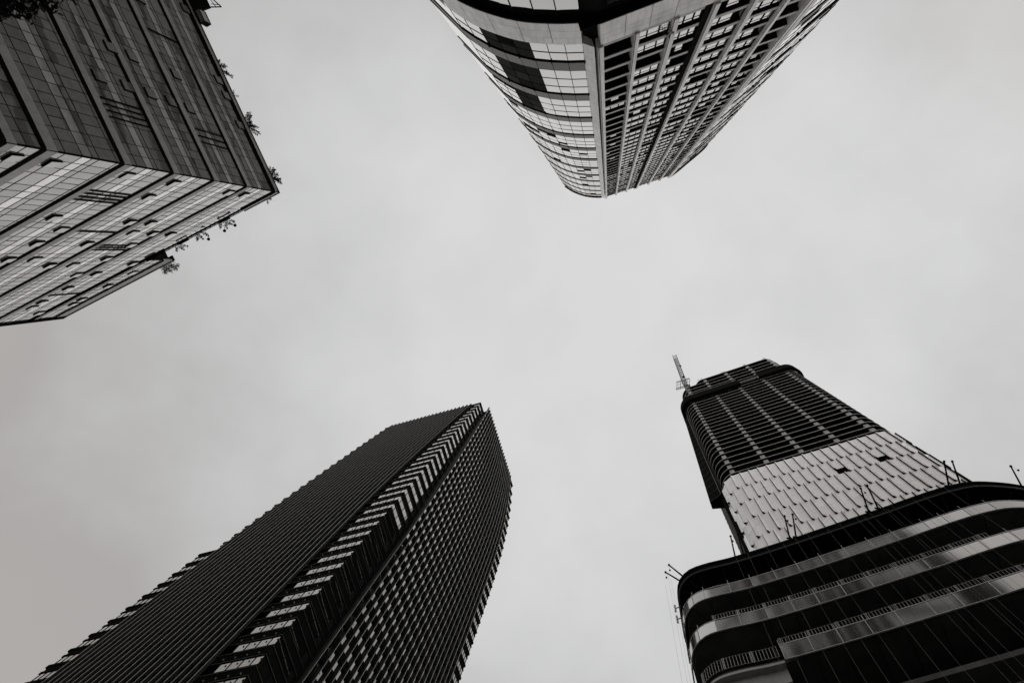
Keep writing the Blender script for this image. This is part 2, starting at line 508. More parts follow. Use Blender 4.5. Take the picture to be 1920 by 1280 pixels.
# groups of vertical louvre blades
def blades(Wf, us, z0, z1, dep=.09):
    for u in us:
        m = MB(); Wf.box(m, u, u + .05, .03, dep, z0, z1); m.build('louvre_blade', 'a_ledge', A)
blades(AL, (3.15, 3.55, 3.95, 4.36), 34.3, 37.7)
blades(AL, (8.48,), 38.45, 41.95)
blades(AL, (10.6, 11.0, 11.4), 42.6, 46.1)
blades(AL, (20.4,), 46.85, 50.3)
blades(AD, (3.0, 3.4, 3.8, 4.2), 34.4, 37.85, .10)
blades(AD, (2.97, 3.47, 3.98), 42.85, 46.2, .10)
blades(AD, (11.45,), 42.78, 46.2, .12)

# roof canopy and glass balcony sticking out past the dark face
cp = thing('roof_canopy', AD.p(17.5, 0, 51.2), 'dark roof canopy on slanting struts jutting past the top of the grey office block', 'canopy')
m = MB()
m.hexa([AD.p(16.2, .06, 51.7), AD.p(26, .06, 51.7), AD.p(26, .5, 53.5), AD.p(17.1, .5, 53.5),
        AD.p(16.2, -.2, 51.9), AD.p(26, -.2, 51.9), AD.p(26, .4, 53.75), AD.p(17.1, .4, 53.75)])
m.build('roof', 'darkwall', cp)
m = MB()
m.tube(AD.p(17.1, .5, 53.6), AD.p(17.95, .5, 55.7), .05); m.tube(AD.p(17.5, .5, 53.9), AD.p(18.1, .5, 55.6), .03)
m.tube(AD.p(17.95, .5, 55.7), AD.p(18.6, .45, 53.8), .05); m.tube(AD.p(17.5, .5, 54.6), AD.p(18.0, .48, 54.2), .03)
m.tube(AD.p(18.9, .5, 53.7), AD.p(19.3, .5, 55.2), .05); m.tube(AD.p(19.3, .5, 55.2), AD.p(20.2, .45, 53.7), .04)
m.build('strut', 'mullion', cp)
m = MB(); AD.box(m, 14.8, 26, -.1, .16, 50.95, 51.1)
m.build('deck', 'mullion', cp)
m = MB(); AD.box(m, 14.95, 16.0, .12, .50, 51.15, 52.0)
m.build('glass_screen', 'a_white', cp)
m = MB()
for u in (14.93, 16.02): AD.box(m, u - .02, u + .02, .1, .53, 51.1, 52.03)
AD.box(m, 14.95, 16.0, .50, .53, 51.97, 52.04); AD.box(m, 14.95, 16.0, .50, .53, 51.1, 51.16)
for k in range(32): AD.box(m, 14.8 + k * .3, 14.825 + k * .3, .13, .16, 51.1, 51.75)
AD.box(m, 14.8, 26, .125, .165, 51.75, 51.79)
m.build('railing', 'mullion', cp)

# ------------------------------------------------------------------ plants
def leafy(mb, c, r, n, size, rd, droop=0.0, flat=1.0):
    for _ in range(n):
        d = Vector((rd.gauss(0, 1), rd.gauss(0, 1), rd.gauss(0, 1))).normalized()
        p = Vector(c) + Vector((d.x, d.y, d.z * flat)) * r * rd.random() ** .45
        s = size * rd.uniform(.6, 1.3)
        ax = Vector((rd.gauss(0, 1), rd.gauss(0, 1), rd.gauss(0, .7) - droop)).normalized()
        sd = ax.cross(Vector((rd.gauss(0, 1), rd.gauss(0, 1), rd.gauss(0, 1)))).normalized() * s * .28
        a = p - ax * s * .5; b = p + ax * s * .5
        mid = p - ax * s * .05
        mb.quad(a, mid + sd, b, mid - sd)
def shrub(name, base, tips, label, seed, leaf=.11, dens=20, cr_=.18, grp='plants on the roof edge of the grey office block'):
    rd = random.Random(seed)
    t = thing(name, base, label, 'plant', grp)
    st, lf = MB(), MB()
    B_ = Vector(base)
    for tp in tips:
        T = Vector(tp)
        mid = (B_ + T) / 2 + Vector((rd.uniform(-.1, .1), rd.uniform(-.1, .1), rd.uniform(0, .15)))
        st.tube(B_, mid, .018, .012, 5); st.tube(mid, T, .012, .006, 5)
        for k in range(4):
            c = mid.lerp(T, k / 3)
            leafy(lf, c, cr_ * (1.15 - .2 * k), dens, leaf, rd)
            e_ = c + Vector((rd.gauss(0, 1), rd.gauss(0, 1), rd.gauss(0, 1))).normalized() * cr_ * 1.4
            st.tube(c, e_, .006, .003, 4)
    st.build('stem', 'bark', t); lf.build('foliage', 'leaf', t)
    return t
def dtips(Wf, u, n, sp, hh, seed, out=.5):
    rd = random.Random(seed)
    return [Wf.p(u + rd.uniform(-sp, sp), rd.uniform(.1, out), 51.15 + rd.uniform(.15, .65) * hh) for _ in range(n)]
shrub('roof_shrub', AD.p(11.2, -.1, 51.0), dtips(AD, 11.0, 9, .9, 1.1, 1, .45), 'sparse roof shrub on the dark face, nearest the roof canopy', 1, dens=13)
shrub('roof_shrub', AD.p(6.0, -.1, 51.0), dtips(AD, 6.0, 18, 1.0, 1.2, 2, .5), 'broad roof shrub spilling over the middle of the dark face edge', 2, dens=13)
shrub('roof_shrub', AD.p(1.6, -.1, 51.0), dtips(AD, 1.5, 14, .9, 1.0, 3, .45), 'dense roof shrub just behind the sharp corner of the office block', 3, dens=14)
shrub('roof_sprig', AL.p(1.2, -.1, 51.0), dtips(AL, 1.2, 3, .3, .8, 4, .35), 'tiny sprig poking over the parapet at the pale face corner', 4, dens=6)
shrub('roof_sprig', AD.p(8.8, -.1, 51.0), dtips(AD, 8.8, 2, .3, .7, 14, .3), 'tiny sprig between the two larger shrubs on the dark face edge', 14, dens=5)
shrub('terrace_plant', AL.p(5.6, -.1, 50.6), [AL.p(5.3, .4, 51.6), AL.p(5.9, .5, 51.7), AL.p(5.0, .3, 51.5), AL.p(6.3, .3, 51.4)], 'dark plant over the terrace planter nearest the corner', 6, dens=22)
shrub('terrace_plant', AL.p(8.0, -.1, 50.6), [AL.p(7.6, .4, 51.3), AL.p(8.3, .4, 51.5), AL.p(8.7, .3, 51.3)], 'trailing terrace plant between two black planters', 7, dens=22)
shrub('terrace_plant', AL.p(10.2, -.1, 50.6), [AL.p(9.8, .4, 51.3), AL.p(10.5, .4, 51.6), AL.p(11.0, .3, 51.4)], 'terrace plant over the middle black planter', 8, dens=22)
shrub('roof_bush', AL.p(14.9, -.1, 54.3), [AL.p(14.9 + dx, .35 + dx * .1, 54.6 + dz) for dx, dz in ((-.7, .9), (-.3, 1.3), (.1, 1.6), (.5, 1.3), (.8, .9), (-.5, .5), (.3, .8), (.6, .4))], 'bushy plant hanging off the taller roof end of the pale face', 9, dens=30, cr_=.32)
for u, lab in ((4.6, 'black planter box on the terrace edge, nearest the corner'), (8.9, 'black planter box in the middle of the terrace edge'), (12.3, 'black planter box beside the taller roof end')):
    t = thing('planter_box', AL.p(u, .17, 50.28), lab, 'planter', 'planters on the office terrace')
    m = MB(); AL.box(m, u, u + 1.0, .11, .24, 50.28, 50.52); m.build('box', 'a_ledge', t)
    m = MB(); AL.box(m, u + .04, u + .96, .13, .22, 50.52, 50.54); m.build('soil', 'bark', t)
    m = MB()
    for k in range(3):
        m.tube(AL.p(u + .1 + k * .4, .1, 50.6), AL.p(u + .1 + k * .4, .2, 50.53), .015)
    m.build('bracket', 'a_ledge', t)
for i, u in enumerate((5.1, 6.2, 7.9)):
    t = thing('ball_lamp', AL.p(u, .1, 51.2), ('small dark ball lamp on a bent stalk, ' + ('nearest the corner of the terrace', 'second from the corner of the terrace', 'farthest along the terrace edge')[i]), 'lamp', 'ball lamps on the terrace')
    m = MB(); m.tube(AL.p(u, 0, 51.0), AL.p(u, .15, 51.9), .02); m.tube(AL.p(u, .15, 51.9), AL.p(u, .55, 51.75), .02); m.build('stalk', 'a_ledge', t)
    m = MB(); m.ball(AL.p(u, .6, 51.62), .14); m.build('globe', 'a_ledge', t, True)

SC = 1.0
# ------------------------------------------------------------------ street tree (its outer twigs hang into the corner)
rd = random.Random(21)
TB = Vector((-13.6, -6.6, GZ))
tree = thing('street_tree', TB, 'broad leafed tree whose dark twigs hang into the corner in front of the office block', 'tree')
tk = MB()
tk.tube(TB, (-13.4, -6.5, 2.0), .26, .20, 10); tk.tube((-13.4, -6.5, 2.0), (-13.1, -6.3, 5.5), .20, .14, 10)
limbs = []
for k in range(9):
    a = k * 2.4; z = 3.5 + k * .35
    st_ = Vector((-13.2, -6.4, z)); en = st_ + Vector((math.cos(a) * 2.6, math.sin(a) * 2.6, 2.2 + .2 * k))
    md = st_.lerp(en, .5) + Vector((0, 0, .4))
    tk.tube(st_, md, .09, .06); tk.tube(md, en, .06, .025); limbs.append((md, en))
tw = [((-12.6, -5.2, 8.0), (-9.6, -4.05, 9.7)), ((-12.2, -5.6, 8.2), (-8.9, -4.4, 9.6)), ((-12.8, -4.8, 7.6), (-10.2, -3.7, 9.75))]
for a, b in tw: tk.tube(a, b, .05, .012); tk.tube((-13.1, -6.3, 5.5), a, .10, .05)
tk.build('trunk', 'bark', tree)
lf = MB()
for a, b in limbs:
    for _ in range(3):
        leafy(lf, a.lerp(b, rd.random()) + Vector((rd.uniform(-.8, .8), rd.uniform(-.8, .8), rd.uniform(-.3, .8))), .9, 260, .13, rd)
lf.build('crown', 'leaf', tree)
TWIG = MB()
tree_twig_parent = tree

# ================================================================== B: curved tower (top centre)
SC = 1.0
rnd = random.Random(11)
BS = 1.65
BR = Wall((-0.81, -13.6), -17.6)          # flat, ribbed face
HB = 165.0
B = thing('curved_tower', (5, -25, GZ), 'ribbed tower with curved glazed ends, its pale pillars converging at the top of the view', 'building')
curveL = Path([(-1.98, -13.74), (-3.58, -13.78), (-5.71, -14.03), (-7.72, -14.62), (-9.47, -15.41), (-11.09, -16.48)], 8)
RE = BR.p(16.4, 0, 0)
curveR = Path([(RE[0], RE[1]), (16.48, -19.85), (18.71, -21.75), (21.2, -23.85), (22.9, -25.6), (23.4, -27.6)], 8)
body = MB()
pl = [p for p in curveL.poly(0, curveL.len, -.5)]
pr = [p for p in curveR.poly(0, curveR.len, -.5)]
body.prism([BR.p(.0, -.6, 0)[:2]] + pl + [(-13.0, -20.8), (-58, -92), (-36, -112), (30, -62)] + pr[::-1] + [BR.p(16.4, -.6, 0)[:2]], -2.2, HB - 1.2)
body.build('core', 'b_dark', B)
# rear flank, unseen from the plaza: added length and tone for office block reflections
flank = Path([(-13.0, -20.8), (-58, -92)], smooth=False, toward=(-30, -20))
for k in range(16):
    z = 2 + k * 9.8
    if z > 158: break
    fb = MB(); flank.strip(fb, 0, flank.len, -.02, .12, z, z + 7.6, 40); fb.build('added_rear_band', 'b_rear', B)
fg = MB()
flank.face(fg, 0, flank.len, .04, GZ, HB - 2, 2.0); fg.build('added_rear_glazing', 'p_glass', B)
# side wing between the crease and a slanting outer edge
def wing_edge(z):
    w = max(0.0, min(1.0, (165 - z) / 123.5)) ** 3
    w = w if z > 41 else 1.0
    a = R(-123.95 - 2.6 * w); r = 20.6 + 4.6 * w
    return (math.cos(a) * r, math.sin(a) * r)
wg, ws_, wd_ = MB(), MB(), MB()
CR = (-11.09, -16.48)
def wing(mb, z0, z1, off=0.0, n=1):
    a0, a1 = wing_edge(z0), wing_edge(z1)
    o = Vector((-.83, .55)) * off
    mb.quad((CR[0] + o.x, CR[1] + o.y, z0), (a0[0] + o.x, a0[1] + o.y, z0), (a1[0] + o.x, a1[1] + o.y, z1), (CR[0] + o.x, CR[1] + o.y, z1))
    mb.quad((a0[0], a0[1], z0), (-13.0, -20.8, z0), (-13.0, -20.8, z1), (a1[0], a1[1], z1))
Z0, DZ, BH = 49.05, 9.8, 2.35
FB = 44.9
zs = [44.9]
for k in range(12): zs += [Z0 + k * DZ, Z0 + k * DZ + BH]
zs.append(HB - 1.4)
for i in range(len(zs) - 1):
    wing(wg if i % 2 == 0 else ws_, zs[i], zs[i + 1])
for k in range(12):
    zz = Z0 + k * DZ
    a = wing_edge(zz); o = Vector((-.83, .55)) * .18
    wd_.tube((CR[0], CR[1], zz), (a[0], a[1], zz), .05, .05, 4)
    wd_.tube((CR[0], CR[1], zz + BH), (a[0], a[1], zz + BH), .04, .04, 4)
wing(ws_, 41.5, 44.9, .1)
wing(wd_, GZ, 41.5, -.3)
wing(wd_, HB - 1.4, HB)
wg.build('side_glazing', 'b_glass', B); ws_.build('side_spandrel', 'b_band', B); wd_.build('side_ledge', 'b_dark', B)

def curved_end(path, l0, zrow0, seed, opens, ndiv, tint=None):  # tint: pane columns that get the painted dark reflection
    """bands of glazing three rows high between grey spandrel bands"""
    r = random.Random(seed)
    L = path.len - l0
    gap = L / ndiv
    lv = [zrow0]
    bands = []
    z = zrow0
    k = 0
    while z < HB - 3:
        zb = Z0 + k * DZ
        bands.append((z, min(zb, HB - 1.4)))
        z = zb + BH; k += 1
    for bi, (za, zb) in enumerate(bands):
        nrow = 2 if bi == 0 else 3
        gl, mu, dkp = MB(), MB(), MB()
        win = []
        for q in range(nrow):
            a = za + (zb - za) * q / nrow; b = za + (zb - za) * (q + 1) / nrow
            for j in range(ndiv):
                u0 = l0 + j * gap; u1 = u0 + gap
                if r.random() < opens and j > 0:
                    win.append((u0 + .05, u1 - .05, a + .35, b - .1))
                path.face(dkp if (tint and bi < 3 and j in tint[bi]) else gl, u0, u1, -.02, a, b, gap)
            path.strip(mu, l0, path.len, -.05, .0, a - .06, a + .06, gap)
        for j in range(ndiv + 1):
            u = l0 + j * gap
            path.strip(mu, max(0, u - .022), min(path.len, u + .022), -.05, -.005, za, zb, 1)
        f = gl.build('window_band', 'b_glass', B)
        if not f: continue
        if dkp.f: dkp.build('painted_reflection_pane', 'b_refl_paint', f)
        mu.build('mullion', 'mullion', f)
        for (u0, u1, a, b) in win:
            m = MB()
            mid = (a + b) / 2
            path.strip(m, u0, u1, -.02, .03, a, a + (b - a) * r.choice((.35, .5, .8)), 2)
            m.build('open_vent_shade', 'blackmatte', f)
        if zb < HB - 3:
            sp, tr_ = MB(), MB()
            for j in range(ndiv):
                path.face(sp, l0 + j * gap + .02, l0 + (j + 1) * gap - .02, .0, zb + .15, zb + BH, gap)
            path.strip(tr_, l0, path.len, -.05, .045, zb - .10, zb + .15, gap)
            for j in range(0, ndiv, 2):
                q = path.p(l0 + j * gap, .06, 0)
                tr_.tube((q[0], q[1], zb - .30), (q[0], q[1], zb + .25), .05)
            s_ = sp.build('spandrel_band', 'b_band', B)
            tr_.build('ledge', 'black', s_)
curved_end(curveL, 0.0, FB, 4, .07, 8, ((3, 4, 5), (3, 4, 5), (4, 5)))  # listed pane columns get the painted dark reflection
curved_end(curveR, 0.0, FB, 9, .10, 7)
# fascia, soffit and set-back lower storeys
fa = MB(); gapf = curveL.len / 5
for j in range(5):
    for a, b in ((41.0, 42.3), (42.33, 43.6), (43.63, 44.9)):
        curveL.strip(fa, j * gapf + .02, (j + 1) * gapf - .02, -.6, .06, a, b, .5)
fa.build('fascia', 'b_stone', B); fa = MB()
for j in range(10):
    w = 16.4 / 10
    for a, b in ((41.0, 43.0), (43.03, 43.95), (43.98, 44.9)):
        BR.box(fa, j * w + .02, (j + 1) * w - .02, -.6, .05, a, b)
fa.build('fascia', 'b_stone', B); fa = MB()
gapf = curveR.len / 9
for j in range(9):
    for a, b in ((41.0, 43.0), (43.03, 44.9)):
        curveR.strip(fa, j * gapf + .02, (j + 1) * gapf - .02, -.6, .05, a, b, .8)
fa.build('fascia', 'b_stone', B)
so = MB()
curveL.strip(so, 0, curveL.len, -1.9, .02, 40.85, 40.98, .6); BR.box(so, -1.2, 16.4, -1.6, .02, 40.85, 40.98); curveR.strip(so, 0, curveR.len, -1.5, .02, 40.85, 40.98, .8)
so.build('soffit', 'd_shade', B)
lg, lm, ld = MB(), MB(), MB()
for k, (a, b) in enumerate(((33.5, 35.8), (35.8, 38.1), (38.1, 40.85), (24, 28.5), (28.5, 33.2), (14, 19), (19, 23.7))):
    for j in range(7):
        w = curveL.len / 7
        curveL.face(lg, j * w, (j + 1) * w, -.34, a, b, w)
    curveL.strip(lm, 0, curveL.len, -.37, -.30, a - .06, a + .06, .8)
for j in range(8):
    u = j * curveL.len / 7
    curveL.strip(lm, max(0, u - .03), min(curveL.len, u + .03), -.37, -.31, 14, 40.85, 1)
lgo = lg.build('window_band', 'b_glass', B); lm.build('mullion', 'mullion', lgo)
dg = MB()
for k in range(6):
    for z in (30, 33.5, 37): BR.pane(dg, .6 + k * 2.6, 3.1 + k * 2.6, -.4, z, z + 3.4, rnd)
dg.build('dark_glazing', 'p_glass', B)
# pilaster between the curve and the ribs
ps = MB()
zz = 44.9
while zz < HB:
    h = 1.55 if zz < 128 else 3.1
    z1 = min(zz + h, HB)
    ps.hexa([(-1.98, -13.74, zz + .02), BR.p(.0 - .42, .02, zz + .02), BR.p(-.42, -.5, zz + .02), (-1.98, -14.3, zz + .02),
             (-1.98, -13.74, z1 - .02), BR.p(-.42, .02, z1 - .02), BR.p(-.42, -.5, z1 - .02), (-1.98, -14.3, z1 - .02)])
    zz = z1
ps.build('pilaster', 'b_stone', B)
# ribs
def rib(u0, u1, d0, d1, ztop=HB, step=3.15):
    m = MB(); z = 44.95
    while z < ztop:
        z1 = min(z + step, ztop); BR.box(m, u0, u1, d0, d1, z + .012, z1 - .012); z = z1
    return m
for (u0, u1, dep) in ((-.22, .17, .20), (2.28, 2.63, .20), (4.85, 5.28, .20), (7.5, 7.92, .22), (10.46, 10.88, .22), (13.27, 13.64, .22), (15.52, 15.86, .22), (15.92, 16.38, .16)):
    o = rib(u0, u1, -.5, dep, 165.4).build('rib', 'b_stone', B)
    g_ = MB(); BR.box(g_, u0 + .03, u0 + .08, dep, dep + .012, 45, 150); g_.build('groove', 'mullion', o)
m = MB(); BR.box(m, 7.02, 7.5, -.5, .05, 44.9, HB); m.build('recessed_rib', 'darkwall', B)
# floors: slab edges and windows
bays = [(.17, 2.28), (2.63, 4.85), (5.28, 7.02), (7.92, 10.46), (10.88, 13.27), (13.64, 15.52)]
z = 45.0; nfl = 0
allw = []
rw = random.Random(77)
while z < HB - 2:
    sl = MB()
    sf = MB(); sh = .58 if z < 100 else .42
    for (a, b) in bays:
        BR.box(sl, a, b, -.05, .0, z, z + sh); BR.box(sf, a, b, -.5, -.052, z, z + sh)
    so_ = sl.build('slab_edge', 'b_slab', B); sf.build('soffit', 'b_dark', so_)  # near-black undersides carry the shade below each slab edge
    for bi, (a, b) in enumerate(bays):
        zb = z + .58
        m, k = MB(), MB()
        pat = rw.random()
        w = (b - a)
        segs = [(0, .28), (.28, .66), (.66, .95)]
        for si, (s0, s1) in enumerate(segs):
            dark = (bi in (0, 5) and (z < 58 or pat < .55)) or (pat > .72 and si != rw.choice((0, 1, 1)))
            if dark: continue
            hh = .95 if bi not in (0, 5) else .55
            BR.pane(m, a + s0 * w + .06, a + s1 * w - .05, -.09, zb + .16, zb + hh + .22, rw)
            BR.pane(m, a + s0 * w + .06, a + s1 * w - .05, -.09, zb + hh + .40, zb + hh + .72, rw)
        BR.box(k, a, b, -.10, -.04, zb + 0, zb + .10)
        for s in (.28, .66, .95): BR.box(k, a + s * w - .03, a + s * w + .03, -.10, -.03, zb, zb + 2.2)
        if m.f: allw.append((z, bi, m, k))
    z += 3.15
allw.sort(key=lambda t: (t[0], t[1]))
rest, restk = MB(), MB()
for i, (z, bi, m, k) in enumerate(allw):
    if i < 95:
        o = m.build('window', 'b_glass', B); k.build('window_frame', 'black', o)
    else:
        for src, dst in ((m, rest), (k, restk)):
            n = len(dst.v); dst.v += src.v; dst.f += [tuple(j + n for j in f) for f in src.f]
ro = rest.build('upper_windows', 'b_glass', B); ro['kind'] = 'stuff'
restk.build('window_frame', 'black', ro)
# top rims
tp = MB(); curveL.strip(tp, 0, curveL.len, -.8, .15, HB - 1.4, HB, .6); curveR.strip(tp, 0, curveR.len, -.8, .15, HB - 1.4, HB, .8)
BR.box(tp, 0.2, 16.4, -.8, -.25, HB - 1.5, HB - .2)
tp.build('roof_rim', 'b_dark', B)
# weed rooted on the fascia
wz = BR.p(4.55, .25, 44.95)
shrub('wall_weed', wz, [(wz[0] + dx, wz[1] + .35 + dy, wz[2] + dz) for dx, dy, dz in ((-.3, .1, .7), (.1, .2, 1.0), (.3, .1, .6), (-.1, .3, .3), (-.7, .05, .1))], 'lone weed rooted on the fascia ledge at the foot of a pale rib', 31, leaf=.09, dens=10, cr_=.16, grp=None)

# ================================================================== C: dark finned tower (bottom left)
SC = 0.93
CS = 2.05
HC = 205.0
nL = Vector((-.2924, -.9563)); nR = Vector((.9563, -.2924))
dL = Vector((-.9563, .2924)); dR = Vector((.2924, .9563))
offL, offR = -16.9 * CS, -25.5 * CS
class CW(Wall):
    def __init__(s, n, off, d):
        s.n = n; s.d = d; s.o = n * off
CL = CW(nL, offL, dL); CRt = CW(nR, offR, dR)
C = thing('finned_tower', (-60, 75, GZ), 'black tower of close vertical fins with chevron corner windows', 'building')
def taper(z):
    return max(0.0, (z / HC - .58) / .42) ** 1.5
def t4(z):
    return min(1.1, max(0.0, (z / HC - .58) / .42)) ** 4
def uL1(z): return (30.25 - 2.4 * taper(z)) * CS      # inner end of the finned left face
def uL0(z): return (44.9 - 3.0 * taper(z)) * CS       # outer end
def vR0(z): return (20.14 - 1.35 * taper(z)) * CS
def vR1(z): return (34.75 - 3.3 * t4(z)) * CS
UA = 26.25 * CS          # apex along CL direction
VA = 16.95 * CS
REC = 1.46 * CS          # corner bay set back from the right face
UFAR = 47.6 * CS; VFAR = 36.9 * CS
fin_d = .50
def pc(u, v):            # plan point: u along dL, v along dR  (u = p.dL, v = p.dR)
    q = dL * u + dR * v; return (q.x, q.y)
# in these coordinates the left plane is v = -offL... : p.nL = -v  , p.nR = -u
vL = -offL; uR = -offR
inn = 1.0
body = MB()
body.prism([pc(UA + .9, vL + inn), pc(uL0(HC) - .3, vL + inn + .3), pc(uL0(HC) - .3, vR1(HC)), pc(uR + inn + .3, vR1(HC) - .4), pc(uR + inn, vR0(0)), pc(UA + .9, vR0(0) - .2)], -2.2, HC - 2)
body.prism([pc(uL0(HC) - .3, vL + 2), pc(UFAR - 1.4, vL + inn + .3), pc(UFAR - 1.4, VFAR - 1), pc(uL0(HC) - .3, VFAR - 1)], -2.2, .56 * HC)
body.prism([pc(uR + 2, vR1(HC) - 1), pc(UFAR - 3, vR1(HC) - 1), pc(UFAR - 3, VFAR - 1.2), pc(uR + inn + .3, VFAR - 1.2)], -2.2, .78 * HC)
body.prism([pc(uR + inn + 2.4, vR0(HC) + .5), pc(uR + inn + 2.4, vR1(HC) - 1), pc(uR + inn, vR1(HC) - 1), pc(uR + inn, vR0(HC) + .5)], HC - 2, HC + 2.5)
body.build('core', 'b_dark', C)
FH = 4.08
zc0 = 205.0 - 50 * FH
NF = 50
rnd = random.Random(3)
cnt = 0
endmb, endsp = MB(), MB()
fwL, fwR = MB(), MB()
for k in range(NF + 1):
    z0 = zc0 + k * FH; z1 = z0 + FH
    if z1 < 24: continue
    zw0, zw1 = z0 + .0, z0 + 1.7
    top = k >= NF
    # --- central corner bay: window strips on both sides of the apex
    m, kk, sp, tr_ = MB(), MB(), MB(), MB()
    ua, ub = UA, uL1(z0) - 1.9
    pw = 1.72
    u = ub
    while u > ua + .05:
        u2 = max(ua, u - pw)
        m.quad((*pc(u, vL + .55), zw0), (*pc(u2, vL + .55), zw0), (*pc(u2, vL + .55), zw1), (*pc(u, vL + .55), zw1))
        CL_b = (u, )
        kk.hexa([(*pc(u - .05, vL + .50), zw0), (*pc(u + .05, vL + .50), zw0), (*pc(u + .05, vL + .6), zw0), (*pc(u - .05, vL + .6), zw0),
                 (*pc(u - .05, vL + .50), zw1), (*pc(u + .05, vL + .50), zw1), (*pc(u + .05, vL + .6), zw1), (*pc(u - .05, vL + .6), zw1)])
        u = u2
    ue = UA
    v = vL + .55; vend = vR0(z0) + .6
    first = True
    while v < vend - .05:
        v2 = min(vend, v + (.8 if first else pw)); first = False
        m.quad((*pc(ue, v), zw0), (*pc(ue, v2), zw0), (*pc(ue, v2), zw1), (*pc(ue, v), zw1))
        kk.hexa([(*pc(ue - .05, v2 - .045), zw0), (*pc(ue + .05, v2 - .045), zw0), (*pc(ue + .05, v2 + .045), zw0), (*pc(ue - .05, v2 + .045), zw0),
                 (*pc(ue - .05, v2 - .045), zw1), (*pc(ue + .05, v2 - .045), zw1), (*pc(ue + .05, v2 + .045), zw1), (*pc(ue - .05, v2 + .045), zw1)])
        v = v2
    if top: m, kk = MB(), MB()
    o = m.build('corner_window', 'c_glass', C); kk.build('mullion', 'black', o)
    def L_ring(mb, out_, za, zb):
        # L shaped ledge wrapped round the apex
        o_ = out_
        mb.hexa([(*pc(uL1(z0) - .1, vL + .55 - o_), za), (*pc(UA - o_, vL + .55 - o_), za), (*pc(UA - o_, vL + 1.3), za), (*pc(uL1(z0) - .1, vL + 1.3), za),
                 (*pc(uL1(z0) - .1, vL + .55 - o_), zb), (*pc(UA - o_, vL + .55 - o_), zb), (*pc(UA - o_, vL + 1.3), zb), (*pc(uL1(z0) - .1, vL + 1.3), zb)])
        mb.hexa([(*pc(UA - o_, vL + 1.301), za), (*pc(UA + .6, vL + 1.301), za), (*pc(UA + .6, vend + .6), za), (*pc(UA - o_, vend + .6), za),
                 (*pc(UA - o_, vL + 1.301), zb), (*pc(UA + .6, vL + 1.301), zb), (*pc(UA + .6, vend + .6), zb), (*pc(UA - o_, vend + .6), zb)])
    L_ring(sp, .03, zw1, z1)
    L_ring(sp, .10, zw1 + .05, zw1 + .45); L_ring(sp, .08, z1 - .55, z1 - .15)
    if top: sp, tr_ = MB(), MB()
    so_ = sp.build('spandrel', 'c_span', C)
    L_ring(tr_, .115, zw1 + .16, zw1 + .20); L_ring(tr_, .095, z1 - .38, z1 - .34)
    for q in range(5):
        u = ub - .4 - q * 1.72
        if u > UA + .2:
            tr_.hexa([(*pc(u - .05, vL + .05), zw1 + .02), (*pc(u + .05, vL + .05), zw1 + .02), (*pc(u + .05, vL + .2), zw1 + .02), (*pc(u - .05, vL + .2), zw1 + .02),
                      (*pc(u - .05, vL + .05), zw1 + .3), (*pc(u + .05, vL + .05), zw1 + .3), (*pc(u + .05, vL + .2), zw1 + .3), (*pc(u - .05, vL + .2), zw1 + .3)])
    if top: tr_ = MB()
    tr_.build('trim', 'c_trim', so_)
    # --- finned faces: window and spandrel strips behind the fins
    wb, sb2, wb2, sb3 = MB(), MB(), MB(), MB()
    for q in range(24):
        a = uL1(z0) + q * 1.39; b = a + 1.39
        if a > uL0(z0): break
        wb.quad((*pc(b, vL + fin_d), z0), (*pc(a, vL + fin_d), z0), (*pc(a, vL + fin_d), z0 + 2.05), (*pc(b, vL + fin_d), z0 + 2.05))
    n = 21
    for q in range(n):
        a = vR0(z0) + (vR1(z0) - vR0(z0)) * q / n; b = vR0(z0) + (vR1(z0) - vR0(z0)) * (q + 1) / n
        wb2.quad((*pc(uR + fin_d, a), z0), (*pc(uR + fin_d, b), z0), (*pc(uR + fin_d, b), z0 + 1.75), (*pc(uR + fin_d, a), z0 + 1.75))
    if top: wb = MB()
    o = wb.build('window_band', 'c_glass', C); o2 = wb2.build('window_band', 'c_glass', C)
    for (za, zb, oo) in ((z0 + 1.75, z1, .06), (z0 + 2.15, z0 + 2.5, .22)):
        a, b = uL1(z0), uL0(z0)
        sb2.hexa([(*pc(b, vL + fin_d - oo), za), (*pc(a, vL + fin_d - oo), za), (*pc(a, vL + fin_d + .2), za), (*pc(b, vL + fin_d + .2), za),
                  (*pc(b, vL + fin_d - oo), zb), (*pc(a, vL + fin_d - oo), zb), (*pc(a, vL + fin_d + .2), zb), (*pc(b, vL + fin_d + .2), zb)])
        a, b = vR0(z0), vR1(z0)
        sb3.hexa([(*pc(uR + fin_d - oo, a), za), (*pc(uR + fin_d - oo, b), za), (*pc(uR + fin_d + .2, b), za), (*pc(uR + fin_d + .2, a), za),
                  (*pc(uR + fin_d - oo, a), zb), (*pc(uR + fin_d - oo, b), zb), (*pc(uR + fin_d + .2, b), zb), (*pc(uR + fin_d + .2, a), zb)])
    if not top: sb2.build('floor_spandrel', 'c_span', o)
    sb3.build('floor_spandrel', 'c_span', o2)
